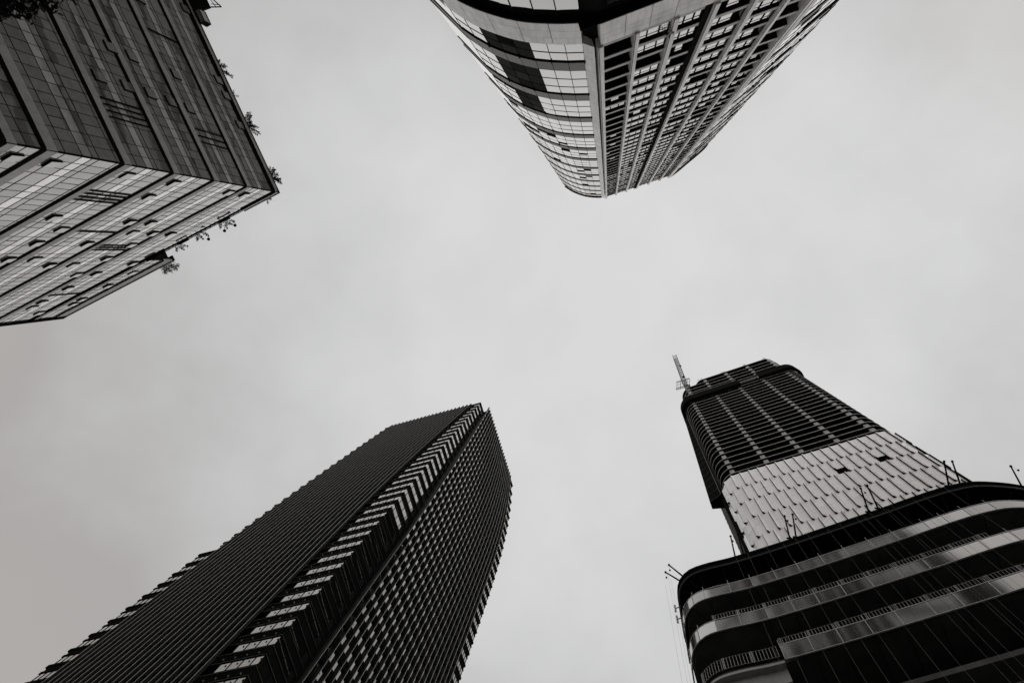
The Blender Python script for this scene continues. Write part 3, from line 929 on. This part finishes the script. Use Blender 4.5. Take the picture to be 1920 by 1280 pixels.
    # --- outer ends of both faces: stepped ledges and strips of window
    for side in ((1,) if top else (0, 1)):
        m, kk, sp = MB(), MB(), MB()
        if side == 0:
            a = uL0(z0) + .2
            b = a + (4.4 if z0 < .56 * HC else 1.2)
            f = lambda u, d, z: (*pc(u, vL + .55 - d), z)
        else:
            a = vR1(z0) + .2
            b = a + 3.4 - 1.6 * min(1, t4(z0))
            f = lambda u, d, z: (*pc(uR + .55 - d, u), z)
        nn = 4
        for q in range(nn):
            x0 = a + (b - a) * q / nn; x1 = a + (b - a) * (q + 1) / nn
            m.quad(f(x0, 0, zw0), f(x1, 0, zw0), f(x1, 0, zw1), f(x0, 0, zw1))
            kk.hexa([f(x1 - .05, -.1, zw0), f(x1 + .05, -.1, zw0), f(x1 + .05, .06, zw0), f(x1 - .05, .06, zw0), f(x1 - .05, -.1, zw1), f(x1 + .05, -.1, zw1), f(x1 + .05, .06, zw1), f(x1 - .05, .06, zw1)])
        for (za, zb, oo, ex) in ((zw1, z1, .03, .25), (zw1 + .05, zw1 + .6, .08, .55), (z1 - .75, z1 - .1, .11, .95)):
            if side: ex *= .4
            sp.hexa([f(a - .2, -.7, za), f(b + ex, -.7, za), f(b + ex, oo, za), f(a - .2, oo, za), f(a - .2, -.7, zb), f(b + ex, -.7, zb), f(b + ex, oo, zb), f(a - .2, oo, zb)])
        o = m.build('end_window', 'c_glass', C); kk.build('mullion', 'black', o)
        sp.build('end_ledge', 'c_span', o)
# fins
def fin(posf, face, idx):
    m, e = MB(), MB()
    zs_ = [20.0, 118.9] + [118.9 + (HC - 118.9) * t / 8 for t in range(1, 9)]
    if idx == 0: zs_ = zs_
    for za, zb in zip(zs_, zs_[1:]):
        for (d0, d1, w, mbx) in ((.0, fin_d, .05, m), (-.03, .0, .045, e)):
            P = []
            for z in (za, zb + (4.2 if face == 1 and zb > HC - 1 else 0)):
                x = posf(z)
                for (dx, dd) in ((-w, d0), (w, d0), (w, d1), (-w, d1)):
                    P.append((*(pc(x + dx, vL + dd) if face == 0 else pc(uR + dd, x + dx)), z))
            mbx.hexa(P)
    o = m.build('fin', 'c_fin', C)
    e.build('nosing', 'c_edge', o)
nfl_ = 21
for q in range(nfl_ + 1):
    t = q / nfl_
    fin(lambda z, t=t: uL1(z) + (uL0(z) - uL1(z)) * t, 0, q)
for q in range(21 + 1):
    t = q / 21
    fin(lambda z, t=t: vR0(z) + (vR1(z) - vR0(z)) * t, 1, q)
# return walls of the set-back bay and floors seen beside it
rw_ = MB()
for za, zb in ((20, 118.9), (118.9, HC - 4)):
    a0, a1 = vR0(za), vR0(zb)
    rw_.hexa([(*pc(uR + .1, a0 - .25), za), (*pc(UA + .4, a0 - .25 + .6), za), (*pc(UA + .4, a0 + .8), za), (*pc(uR + .1, a0 + .0), za),
              (*pc(uR + .1, a1 - .25), zb), (*pc(UA + .4, a1 - .25 + .6), zb), (*pc(UA + .4, a1 + .8), zb), (*pc(uR + .1, a1 + .0), zb)])
rw_.build('return_wall', 'c_fin', C)
rm = MB()
for q in range(9):
    u = UA + .5 + q * 1.0
    rm.hexa([(*pc(u, vL + .8), HC - 1), (*pc(u + .3, vL + .8), HC - 1), (*pc(u + .3, vL + 1.3), HC - 1), (*pc(u, vL + 1.3), HC - 1),
             (*pc(u, vL + .8), HC + 1.2), (*pc(u + .3, vL + .8), HC + 1.2), (*pc(u + .3, vL + 1.3), HC + 1.2), (*pc(u, vL + 1.3), HC + 1.2)])
rm.build('roof_screen', 'c_span', C)

# ================================================================== D: tower under construction (right)
SC = 1.0
D = thing('unfinished_tower', (45, 52, GZ), 'unfinished tower with bare concrete floors above a belt of white cladding', 'building')
DW_ = Wall((57.2 * .3535, 57.2 * .9354), -20.7)      # origin = foot of the normal, outward towards the eye
def dpt(u, w, z): return DW_.p(u, -w, z)
def rrect(u0, u1, r, dep, off=0.0, n=8):
    P = []
    c0 = (u0 + r, r); c1 = (u1 - r, r)
    P.append((u0 - off, dep))
    for k in range(n + 1):
        t = math.pi + (math.pi / 2) * k / n
        P.append((c0[0] + (r + off) * math.cos(t), c0[1] + (r + off) * math.sin(t)))
    for k in range(n + 1):
        t = 1.5 * math.pi + (math.pi / 2) * k / n
        P.append((c1[0] + (r + off) * math.cos(t), c1[1] + (r + off) * math.sin(t)))
    P.append((u1 + off, dep))
    return [dpt(u, w, 0)[:2] for u, w in P]
U0, U1 = 6.3, 45.2
DEP = 34
cm = MB()
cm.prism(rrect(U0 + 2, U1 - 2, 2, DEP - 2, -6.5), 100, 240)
cm.build('core', 'd_shade', D)
lo = MB(); lo.prism(rrect(U0, U1, 3.5, DEP, -.5), GZ, 145.6); lo.build('lower_wall', 'darkwall', D)
slabs = [147.5, 150.9, 154.3, 158.0, 161.8, 165.4] + [165.4 + 3.4 * k for k in range(1, 18)]
for z in slabs:
    m = MB(); m.prism(rrect(U0, U1, 3.5, DEP), z, z + .22); o = m.build('floor_slab', 'd_slab', D)
    s = MB(); s.prism(rrect(U0, U1, 3.5, DEP, -.12), z - .06, z - .01); s.build('soffit', 'd_shade', o)  # thin dark sheet paints the shade under the concrete
for z in (228.0, 232.2, 236.6, 241.2):
    m = MB(); m.prism(rrect(U0 + 1.2, U1 - .9, 4.2, DEP), z, z + .30); o = m.build('floor_slab', 'd_slab', D)
    s = MB(); s.prism(rrect(U0 + 1.2, U1 - .9, 4.2, DEP, -.12), z - .06, z - .01); s.build('soffit', 'd_shade', o)  # thin dark sheet paints the shade under the slab
m = MB(); m.prism(rrect(13.0, 44.2, 4.0, 30, -.2), 246.2, 247.6); m.build('roof_slab', 'd_mesh', D)
m = MB(); DW_.box(m, 16.2, 33.6, -1.6, -1.3, 241.6, 243.4); m.build('upstand', 'd_col', D)
ncol, crest = 0, MB()
sl = sorted(slabs + [228.0, 232.2, 236.6, 241.2, 246.2])
for z0, z1 in zip(sl, sl[1:]):
    for u in (9.8, 17.75, 25.75, 33.75, 41.65):
        if z1 > 228 and u < 12: u += .8
        if ncol < 95: m = MB()
        else: m = crest
        DW_.box(m, u - .52, u + .52, -1.5, -.45, z0 + .3, z1 - .06)
        if ncol < 95: m.build('column', 'd_col', D)
        ncol += 1
tag(crest.build('upper_columns', 'd_col', D), kind='stuff')
# black protective screens
def screen(u0, u1, z0, z1, wrap=0):
    m = MB()
    if wrap == 0:
        DW_.box(m, u0, u1, .9, 1.1, z0, z1)
    return m
SP = Path([Vector(p) for p in rrect(U0, U1, 3.5, DEP, 0, 10)], smooth=False)
L26 = SP.l_at_az(math.degrees(math.atan2(*reversed(dpt(26.5, 0, 0)[:2]))))
def lu(u): return L26 + u - 26.5
for l0, l1, z0, z1 in ((lu(10) - 9.5, lu(26.5), 219.4, 224.9), (lu(32.8), lu(41) + 9.0, 220.2, 225.4)):
    m = MB(); SP.strip(m, l0, l1, 1.0, 1.15, z0, z1, .6); SP.strip(m, l0, l1, .05, 1.0, z0, z0 + .12, .6)
    m.build('safety_screen', 'd_mesh', D)
m = MB()
DW_.box(m, 26.5, 32.8, .6, .7, 222.0, 222.5)
for k in range(64):
    u = 8.3 + k * .28
    DW_.box(m, u, u + .12, 1.0, 1.12, 224.9, 225.5)
m.build('screen_frame', 'd_slab', D)
# hoist shaft up the left flank
m = MB()
m.hexa([dpt(2.6, 4.5, 146), dpt(5.6, 3.4, 146), dpt(6.2, 7, 146), dpt(2.6, 6.2, 146), dpt(5.2, 4.8, 220), dpt(6.3, 4.2, 220), dpt(6.6, 8, 220), dpt(5.2, 7, 220)])
o = m.build('hoist_shaft', 'd_mesh', D)
k_ = MB()
for q in range(18):
    t = q / 18; z = 146 + 74 * t
    k_.tube(dpt(2.6 + 2.6 * t, 4.45 + .3 * t, z), dpt(5.6 + .7 * t, 3.35 + .8 * t, z), .06, .06, 4)
k_.tube(dpt(5.5, 3.3, 146), dpt(6.2, 4.1, 220), .09, .09, 5)
k_.build('tie_bar', 'c_trim', o)
m = MB()
m.hexa([dpt(5.5, 4.4, 100), dpt(6.3, 4.0, 100), dpt(6.3, 6, 100), dpt(5.5, 6, 100), dpt(5.3, 4.4, 146), dpt(6.2, 3.9, 146), dpt(6.3, 6, 146), dpt(5.3, 6, 146)])
m.build('hoist_base', 'd_mesh', D)
# white shingle-like cladding: each panel swings out at one edge
rnd = random.Random(9)
rows = [(138.1, 145.7), (130.6, 138.1), (122.9, 130.6), (115.1, 122.9), (107.3, 115.1), (99.6, 107.3), (92, 99.6)]
dpath_pts = []
_pp = rrect(U0, U1, 3.5, DEP, .12, 10)
DP = Path([Vector(p) for p in _pp], smooth=False)
# arc length where the front starts
front0 = None
lf0 = DP.l_at_az(60.55)
PWD = 1.995
count = 0
rest = MB(); restd = MB()
HOLES = [(29.0, 132.7), (37.1, 132.9)]
for ri, (z0, z1) in enumerate(rows):
    off = 0.0 if ri % 2 == 0 else PWD / 2
    j0 = -int((lf0 - (DP.len * .0) - (DEP - 12)) / PWD)
    for j in range(j0, 26):
        l0 = lf0 + off + j * PWD; l1 = l0 + PWD
        if l1 > DP.len - 16 or l0 < 2: continue
        q = DP.at(l0); uu = Vector((q.x, q.y)).dot(DW_.d)
        hole = any(abs(uu + 1 - hu) < 1.0 and z0 < hz < z1 for hu, hz in HOLES)
        # leading (left) edge stands proud, right edge flush
        m, dk = MB(), MB()
        RW = .5
        A0 = DP.p(l0 + .02, .33, 0); K0 = DP.p(l0 + RW, .06, 0); B0 = DP.p(l1 - .02, .05, 0); Ai = DP.p(l0 + .02, .02, 0); Ki = DP.p(l0 + RW, .02, 0)
        e = rnd.uniform(-.006, .006)
        zz0, zz1 = (z0 + 2.6, z1) if hole else (z0, z1)
        zm = max(z0 + (z1 - z0) * .52, zz0 + .1)
        for (a, b) in ((zz0 + .02, zm - .012), (zm + .012, zz1 - .02)):
            m.quad((K0[0] + e, K0[1] + e, a), (B0[0], B0[1], a), (B0[0], B0[1], b), (K0[0] - e, K0[1], b))
            a_ = a + (.6 if a < zz0 + .1 else 0)
            m.quad((A0[0], A0[1], a_), (K0[0] + e, K0[1] + e, a), (K0[0] - e, K0[1], b), (A0[0], A0[1], b))
        An = DP.p(l0 + .03, .29, 0)
        dk.tri((An[0], An[1], zz0), (K0[0], K0[1], zz0), (An[0], An[1], zz0 + .62))
        # dark return edge; solid dark foot paints the shade of an open one
        dk.hexa([(*DP.p(l0 - .03, .02, 0)[:2], zz0), (*DP.p(l0 - .05, .33, 0)[:2], zz0), (A0[0], A0[1], zz0), (Ai[0], Ai[1], zz0),
                 (*DP.p(l0 - .03, .02, 0)[:2], zz1), (*DP.p(l0 - .05, .33, 0)[:2], zz1), (A0[0], A0[1], zz1), (Ai[0], Ai[1], zz1)])
        dk.hexa([(Ai[0], Ai[1], zz0 - .2), (A0[0], A0[1], zz0 - .2), (K0[0], K0[1], zz0 - .02), (Ki[0], Ki[1], zz0 - .02),
                 (Ai[0], Ai[1], zz0 + .02), (A0[0], A0[1], zz0 + .02), (K0[0], K0[1], zz0 + .02), (Ki[0], Ki[1], zz0 + .02)])
        if hole:
            dk.quad(DP.p(l0, .05, z0 + .3), DP.p(l1, .05, z0 + .3), DP.p(l1, .05, zz0), DP.p(l0, .05, zz0))
            for zz in (z0 + .9, z0 + 1.7): dk.hexa([DP.p(l0, .05, zz), DP.p(l1, .05, zz), DP.p(l1, .3, zz), DP.p(l0, .3, zz), DP.p(l0, .05, zz + .12), DP.p(l1, .05, zz + .12), DP.p(l1, .3, zz + .12), DP.p(l0, .3, zz + .12)])
        vis = z0 > 106 and uu > 4 and count < 98
        if vis:
            o = m.build('cladding_panel', 'd_panel', D, label=('cladding panel left partly open' if hole else None)); dk.build('panel_return', 'mullion', o); count += 1
        else:
            for src, dst in ((m, rest), (dk, restd)):
                n = len(dst.v); dst.v += src.v; dst.f += [tuple(i + n for i in f) for f in src.f]
o = rest.build('cladding_panels', 'd_panel', D); o['kind'] = 'stuff'
restd.build('panel_return', 'mullion', o)
# starter bars on the roof
rnd = random.Random(2)
for u in (15.5, 16.2, 16.9, 24.6, 25.0, 25.6, 33, 33.5, 40.5, 41):
    for s in (0, .35):
        m = MB(); m.tube(dpt(u + s, .6, 247.4), dpt(u + s + .1, .5, 250.4 + rnd.random()), .05, .05, 4)
        m.build('starter_bar', 'd_mesh', D)

# ------------------------------------------------------------------ tower crane on the left shoulder
T = thing('tower_crane', dpt(10.0, 2.0, 236), 'lattice tower crane with a raised jib standing on the left roof shoulder', 'crane')
def lattice(mb, a, b, w, n, r=.09):
    a = Vector(a); b = Vector(b); d = (b - a).normalized()
    x = d.cross(Vector((0.3, 1, 0.1))).normalized(); y = d.cross(x)
    cs = [x * w + y * w, x * w - y * w, -x * w - y * w, -x * w + y * w]
    for c in cs: mb.tube(a + c, b + c, r, r, 4)
    for k in range(n):
        p = a.lerp(b, k / n); q = a.lerp(b, (k + 1) / n)
        for i in range(4):
            mb.tube(p + cs[i], q + cs[(i + 1) % 4], r * .7, r * .7, 4)
            mb.tube(p + cs[i], p + cs[(i + 1) % 4], r * .7, r * .7, 4)
def pix_at(x, y, z):
    """a point of the scene from its bearing and height"""
    v = rot @ Vector((x - 960, 640 - y, -1200)); v *= z / v.z
    return v
mb0 = pix_at(1287, 727, 246); mb1 = pix_at(1283, 716, 256); jt = pix_at(1265, 668, 288)
m = MB(); lattice(m, (mb0.x, mb0.y, 236), mb1, .65, 9, .10); m.build('mast', 'crane', T)
m = MB(); lattice(m, mb1, jt, .75, 14, .11); m.build('jib', 'crane', T)
m = MB()
pb = pix_at(1283, 720, 252)
for y in (-1.4, -.5, .5, 1.4): m.tube(pb + Vector((-2.8, y + .98, 0)), pb + Vector((2.0, y - .7, 0)), .08, .08, 4)
for x in (-2.8, -1.4, 0, 1.0, 2.0): m.tube(pb + Vector((x, -1.4 - x * .35, 0)), pb + Vector((x, 1.4 - x * .35, 0)), .08, .08, 4)
m.build('platform', 'crane', T)
m = MB()
for k in range(7):
    x = -2.8 + k * .8
    for y in (-1.4, 1.4): m.tube(pb + Vector((x, y - x * .35, .1)), pb + Vector((x, y - x * .35, 2.4)), .07, .07, 4)
for z in (1.2, 2.4):
    for y in (-1.4, 1.4): m.tube(pb + Vector((-2.8, y + 2.8 * .35, z)), pb + Vector((2, y - 2 * .35, z)), .07, .07, 4)
m.build('guard_rail', 'crane', T)
m = MB(); c_ = mb1 + Vector((.9, 1.2, -1)); m.hexa([c_ + Vector((a, b, z)) for z in (0, 2) for a, b in ((0, 0), (1.4, 0), (1.4, 1.4), (0, 1.4))]); m.build('cab', 'd_mesh', T)
m = MB(); hk = mb1.lerp(jt, .62); m.ball(hk + Vector((.9, .2, 0)), .5); m.ball(mb1.lerp(jt, .2) + Vector((.6, .2, 0)), .6); m.build('sheave', 'black', T)

# ================================================================== podium block in front of it
SC = 1.25
PS = .54
rim = [(13.6, 62.0), (12.75, 57.5), (12.30, 54.6), (12.52, 52.4), (13.93, 50.55), (16.6, 49.25), (20.52, 47.89), (27.77, 44.85), (40.06, 39.29), (47.73, 35.69), (51.74, 34.15), (54.26, 33.62), (57.82, 33.6), (60.86, 33.93), (66, 34.9), (74, 37.2)]
PP = Path([(x * PS, y * PS) for x, y in rim], 8)
HP = 54.0
P = thing('podium_block', (25, 32, GZ), 'dark rounded podium with shiny balcony bands below the unfinished tower', 'building')
def ppoly(off): return PP.poly(0, PP.len, off, .5) + [(42, 34), (22, 46), (9.5, 41)]
m = MB(); m.prism(ppoly(-4.2), GZ, 53.0); o = m.build('recessed_wall', 'p_glass', P)
LEVELS = [(48.8, 50.06), (44.3, 45.62), (39.75, 41.2)]
m = MB(); m.prism(ppoly(.02), 53.25, 53.75); m.build('roof_slab', 'black', P)
m = MB()
PP.strip(m, 0, PP.len, -.35, .10, 53.75, 54.05, .6)
o = m.build('roof_rim', 'black', P)
m = MB()
for a, b in zip(PP.q[::2], PP.q[2::2]):
    A_ = Vector((a.x, a.y)); B_ = Vector((b.x, b.y))
    m.tube((a.x, a.y, 53.2), (b.x, b.y, 53.2), .075, .075, 6)
m.build('pipe_rail', 'c_trim', o)
m = MB()
l = 1
while l < PP.len:
    q = PP.p(l, -.05, 0); m.tube((q[0], q[1], 54.0), (q[0], q[1], 54.22), .015, .015, 4); l += .45
m.build('parapet_pin', 'black', o)
# dark ceilings with hangers
for li, (za, zb) in enumerate(LEVELS + [(35.2, 36.6), (30.5, 32)]):
    m = MB(); m.prism(ppoly(-.25), za + .05, za + .45); o = m.build('floor_slab', 'p_soffit', P)
azj = [(77, 75.3, 73.17, 69.07, 65.45, 61.67, 58.11, 54.43, 50.85, 47.33, 44.07, 40.13, 37.96, 35.51, 33.12, 30, 27),
       (77.3, 75.55, 72.81, 69.2, 65.26, 61.58, 57.94, 54.32, 50.76, 47.21, 43.86, 40.86, 37.49, 34.5, 31, 28),
       (65.57, 61.84, 58.09, 54.38, 50.84, 47.16, 44.22, 40.5, 37.2, 34, 31, 28)]
LC = PP.l_at_az(74.0); LR = PP.l_at_az(36.5)
for li, (za, zb) in enumerate(LEVELS):
    ls = [PP.l_at_az(a) for a in azj[li]]
    if li < 2: ls = [1.0, 4.0] + ls
    for l0, l1 in zip(ls, ls[1:]):
        if l1 - l0 < .3: continue
        m = MB()
        PP.face(m, l0 + .025, l1 - .025, .06, za, zb, .35 if l0 < LC or l1 > LR else 9.0)
        o = m.build('balustrade_panel', 'p_metal', P, l0 < LC)
        f = MB(); PP.strip(f, l0 - .02, l0 + .02, .03, .10, za, zb + .05, 1)
        PP.strip(f, l0, l1, .0, .09, za - .05, za - .005, .5); PP.strip(f, l0, l1, -.02, .085, zb + .005, zb + .06, .5)
        q = PP.p(l0, -.05, 0); f.tube((q[0], q[1], zb), (q[0], q[1], zb + .75), .02, .02, 4)
        f.build('frame', 'p_frame', o)
# railings behind the bands
def railing(l0, l1, z, d=-.45, h=.95, step=.22, post=1.9):
    m = MB()
    l = l0; k = 0
    while l < l1:
        q = PP.p(l, d, 0); m.tube((q[0], q[1], z), (q[0], q[1], z + h), .018, .018, 4); l += step
    l = l0
    while l < l1:
        for s in (0, .1):
            q = PP.p(l + s, d, 0); m.tube((q[0], q[1], z), (q[0], q[1], z + h + .05), .025, .025, 4)
        l += post
    n = int((l1 - l0) / .5) + 1
    for k in range(n):
        a = PP.p(l0 + (l1 - l0) * k / n, d, 0); b = PP.p(l0 + (l1 - l0) * (k + 1) / n, d, 0)
        for zz in (z + .05, z + h): m.tube((a[0], a[1], zz), (b[0], b[1], zz), .022, .022, 4)
    return m
railing(PP.l_at_az(73.0), PP.l_at_az(36), LEVELS[1][1] - .1, -.10, 1.0).build('railing', 'p_rail', P)
railing(PP.l_at_az(65.3), PP.l_at_az(36), LEVELS[2][1] - .1, -.10, 1.0).build('railing', 'p_rail', P)
railing(PP.l_at_az(76.6), PP.l_at_az(66.0), 40.25, -.05, 1.1).build('railing', 'p_steel', P, label='bare steel railing where a balustrade panel is missing')
railing(PP.l_at_az(50), PP.l_at_az(36), 32.2, -.1, 1.1).build('railing', 'p_rail', P)
m = MB(); PP.strip(m, PP.l_at_az(77.4), PP.l_at_az(65.7), -.6, .0, 39.5, 39.72, .4); PP.strip(m, PP.l_at_az(77.4), PP.l_at_az(65.7), -.8, -.45, 38.3, 39.5, .4)
m.build('bare_slab_edge', 'p_rail', P)
# columns behind
for az_ in (70, 64, 58, 52, 47, 42.5, 38.5, 35):
    l = PP.l_at_az(az_)
    m = MB(); q = PP.p(l, -3.6, 0); m.tube((q[0], q[1], GZ), (q[0], q[1], 53.2), .4, .4, 12); m.build('column', 'darkwall', P, True)
# hangers under each ceiling
for li, (zt, zb) in enumerate(((53.2, 50.6), (48.8, 46.0), (44.3, 41.6), (39.7, 35.5))):
    m = MB()
    for a in azj[min(li, 2)]:
        l = PP.l_at_az(a)
        q = PP.p(l, -.3, 0); q2 = PP.p(l, -3.9, 0)
        m.tube((q[0], q[1], zt - .1), (q2[0], q2[1], zt - .1), .06, .06, 4)
        m.tube((q2[0], q2[1], zt - .3), (q2[0], q2[1], zb - 1.5), .08, .08, 4)
    m.build('mullion', 'c_fin', P)
# side brackets on the rounded end
for z, s in ((51.2, 0), (49.6, 0.2)):
    q = PP.p(PP.l_at_az(77.0), .1, 0)
    m = MB(); m.tube((q[0] - .05, q[1] + .3, z), (q[0] - .45, q[1] + .5, z), .05); m.tube((q[0] - .45, q[1] + .5, z - .5), (q[0] - .45, q[1] + .5, z + .5), .07); m.build('bracket', 'p_rail', P)

# davit poles along the podium roof, most with a ball weight on a line
DV = [((7.25, 27.99), (6.07, 28.39), 1), ((7.02, 28.36), (5.79, 29.12), 1), ((11.27, 25.9), (11.39, 25.25), 1), ((11.93, 25.55), (12.0, 25.03), 0),
      ((15.55, 23.8), (15.88, 23.06), 1), ((16.03, 23.65), (16.55, 22.87), 1), ((21.55, 21.1), (21.99, 20.17), 1), ((22.25, 20.75), (22.5, 19.88), 0),
      ((27.34, 18.55), (28.4, 17.44), 0), ((28.19, 18.4), (29.03, 17.41), 0), ((32.63, 18.3), (33.52, 17.6), 1)]
LB = ['upper one of the two slanting davit poles on the rounded podium end', 'lower one of the two slanting davit poles on the rounded podium end',
      'davit pole standing against the sky left of the white cladding', 'davit pole in front of the lower left edge of the white cladding',
      'left pole of the first pair in front of the white cladding, with a ball weight', 'right pole of the first pair in front of the white cladding',
      'left pole of the middle pair in front of the white cladding', 'right pole of the middle pair in front of the white cladding',
      'left pole of the pair where the podium rim crests', 'right pole of the pair where the podium rim crests', 'lone davit pole at the far right end of the podium rim']
for (b, t, w), lab in zip(DV, LB):
    o = thing('davit_pole', (b[0], b[1], 54.0), lab, 'pole', 'davit poles on the podium roof')
    m = MB(); m.tube((b[0], b[1], 53.8), (t[0], t[1], 57), .075, .06, 6); m.build('pole', 'black', o)
    m = MB(); m.ball((t[0], t[1], 57), .11); m.tube((b[0] - .2, b[1], 54.05), (b[0] + .2, b[1], 54.05), .08); m.build('pulley', 'black', o)
    if w:
        m = MB(); m.tube((t[0], t[1], 57), (t[0], t[1], 56), .008, .008, 4); m.build('line', 'black', o)
        m = MB(); m.ball((t[0], t[1], 56), .09); m.build('weight', 'black', o, True)
# ropes hanging down the dark front
RA = [66.4, 64.2, 61.0, 58.3, 56.2, 54.2, 51.0, 49.0, 46.6, 45.5, 44.6, 42.8, 42.2, 41.6, 39.0, 37.4, 35.0]
for i, a in enumerate(RA):
    l = PP.l_at_az(a); q = PP.p(l, .25 + .12 * (i % 3), 0)
    o = thing('hanging_rope', (q[0], q[1], GZ), 'thin grey rope hanging straight down the dark podium front', 'rope', 'ropes down the podium front')
    m = MB(); m.tube((q[0], q[1], GZ), (q[0], q[1], 53.4), .009, .009, 4); m.build('cord', 'rope', o)
for i, (x, y) in enumerate(((5.9, 28.9), (6.2, 29.3), (5.75, 30.0))):
    o = thing('hanging_rope', (x, y, GZ), 'thin rope against the sky beside the rounded podium end', 'rope', 'ropes beside the podium end')
    m = MB(); m.tube((x, y, GZ), (x, y, 56.2), .005, .005, 4); m.build('cord', 'rope', o)
SC = 1.0
# outer twigs of the street tree, close overhead
rd = random.Random(4)
def leaf6(mb, p, s_, rd_):
    ax = Vector((rd_.gauss(0, 1), rd_.gauss(0, 1), rd_.gauss(0, .35) - .25)).normalized()
    sd = ax.cross(Vector((rd_.gauss(0, .4), rd_.gauss(0, .4), 1))).normalized()
    up = ax.cross(sd) * s_ * .06
    P = [p - ax * s_ * .5, p - ax * s_ * .2 + sd * s_ * .2 + up, p + ax * s_ * .15 + sd * s_ * .19 + up, p + ax * s_ * .55, p + ax * s_ * .15 - sd * s_ * .19 + up, p - ax * s_ * .2 - sd * s_ * .2 + up]
    k = len(mb.v); mb.v += [tuple(q) for q in P]; mb.f += [(k, k + 1, k + 2, k + 3), (k, k + 3, k + 4, k + 5)]
sprays = [((-60, -40), (52, 34), 26), ((-50, -30), (70, 22), 26), ((-40, -60), (108, 22), 26), ((-20, -70), (118, 10), 24), ((-50, -10), (34, 14), 24),
          ((20, -80), (142, 2), 20), ((-60, 10), (8, 24), 22), ((-60, -50), (20, 2), 40), ((0, -60), (84, 6), 26), ((-70, -20), (30, 26), 16)]
for (a, b, n) in sprays:
    A_ = pix_at(a[0], a[1], 9.3 + rd.uniform(-.2, .2)); B_ = pix_at(b[0], b[1], 9.5 + rd.uniform(-.2, .2))
    lf, tw_ = MB(), MB()
    mid = A_.lerp(B_, .5) + Vector((0, 0, .06))
    tw_.tube(A_, mid, .014, .009, 5); tw_.tube(mid, B_, .009, .003, 5)
    for k in range(n * 3):
        t = rd.random() ** .8
        p = (A_.lerp(mid, t * 2) if t < .5 else mid.lerp(B_, t * 2 - 1)) + Vector((rd.gauss(0, 1), rd.gauss(0, 1), rd.gauss(0, 1))) * .07 * (1.6 - t)
        leaf6(lf, p, rd.uniform(.07, .13), rd)
    lf.build('leaf_spray', 'leaf', tree); tw_.build('twig', 'bark', tree)
# dense inner foliage above the corner
lf = MB()
for _ in range(420):
    c = pix_at(rd.gauss(-25, 28), rd.gauss(-25, 24), 9.5 + rd.gauss(0, .3))
    leaf6(lf, c, rd.uniform(.09, .15), rd)
lf.build('inner_foliage', 'leaf', tree)
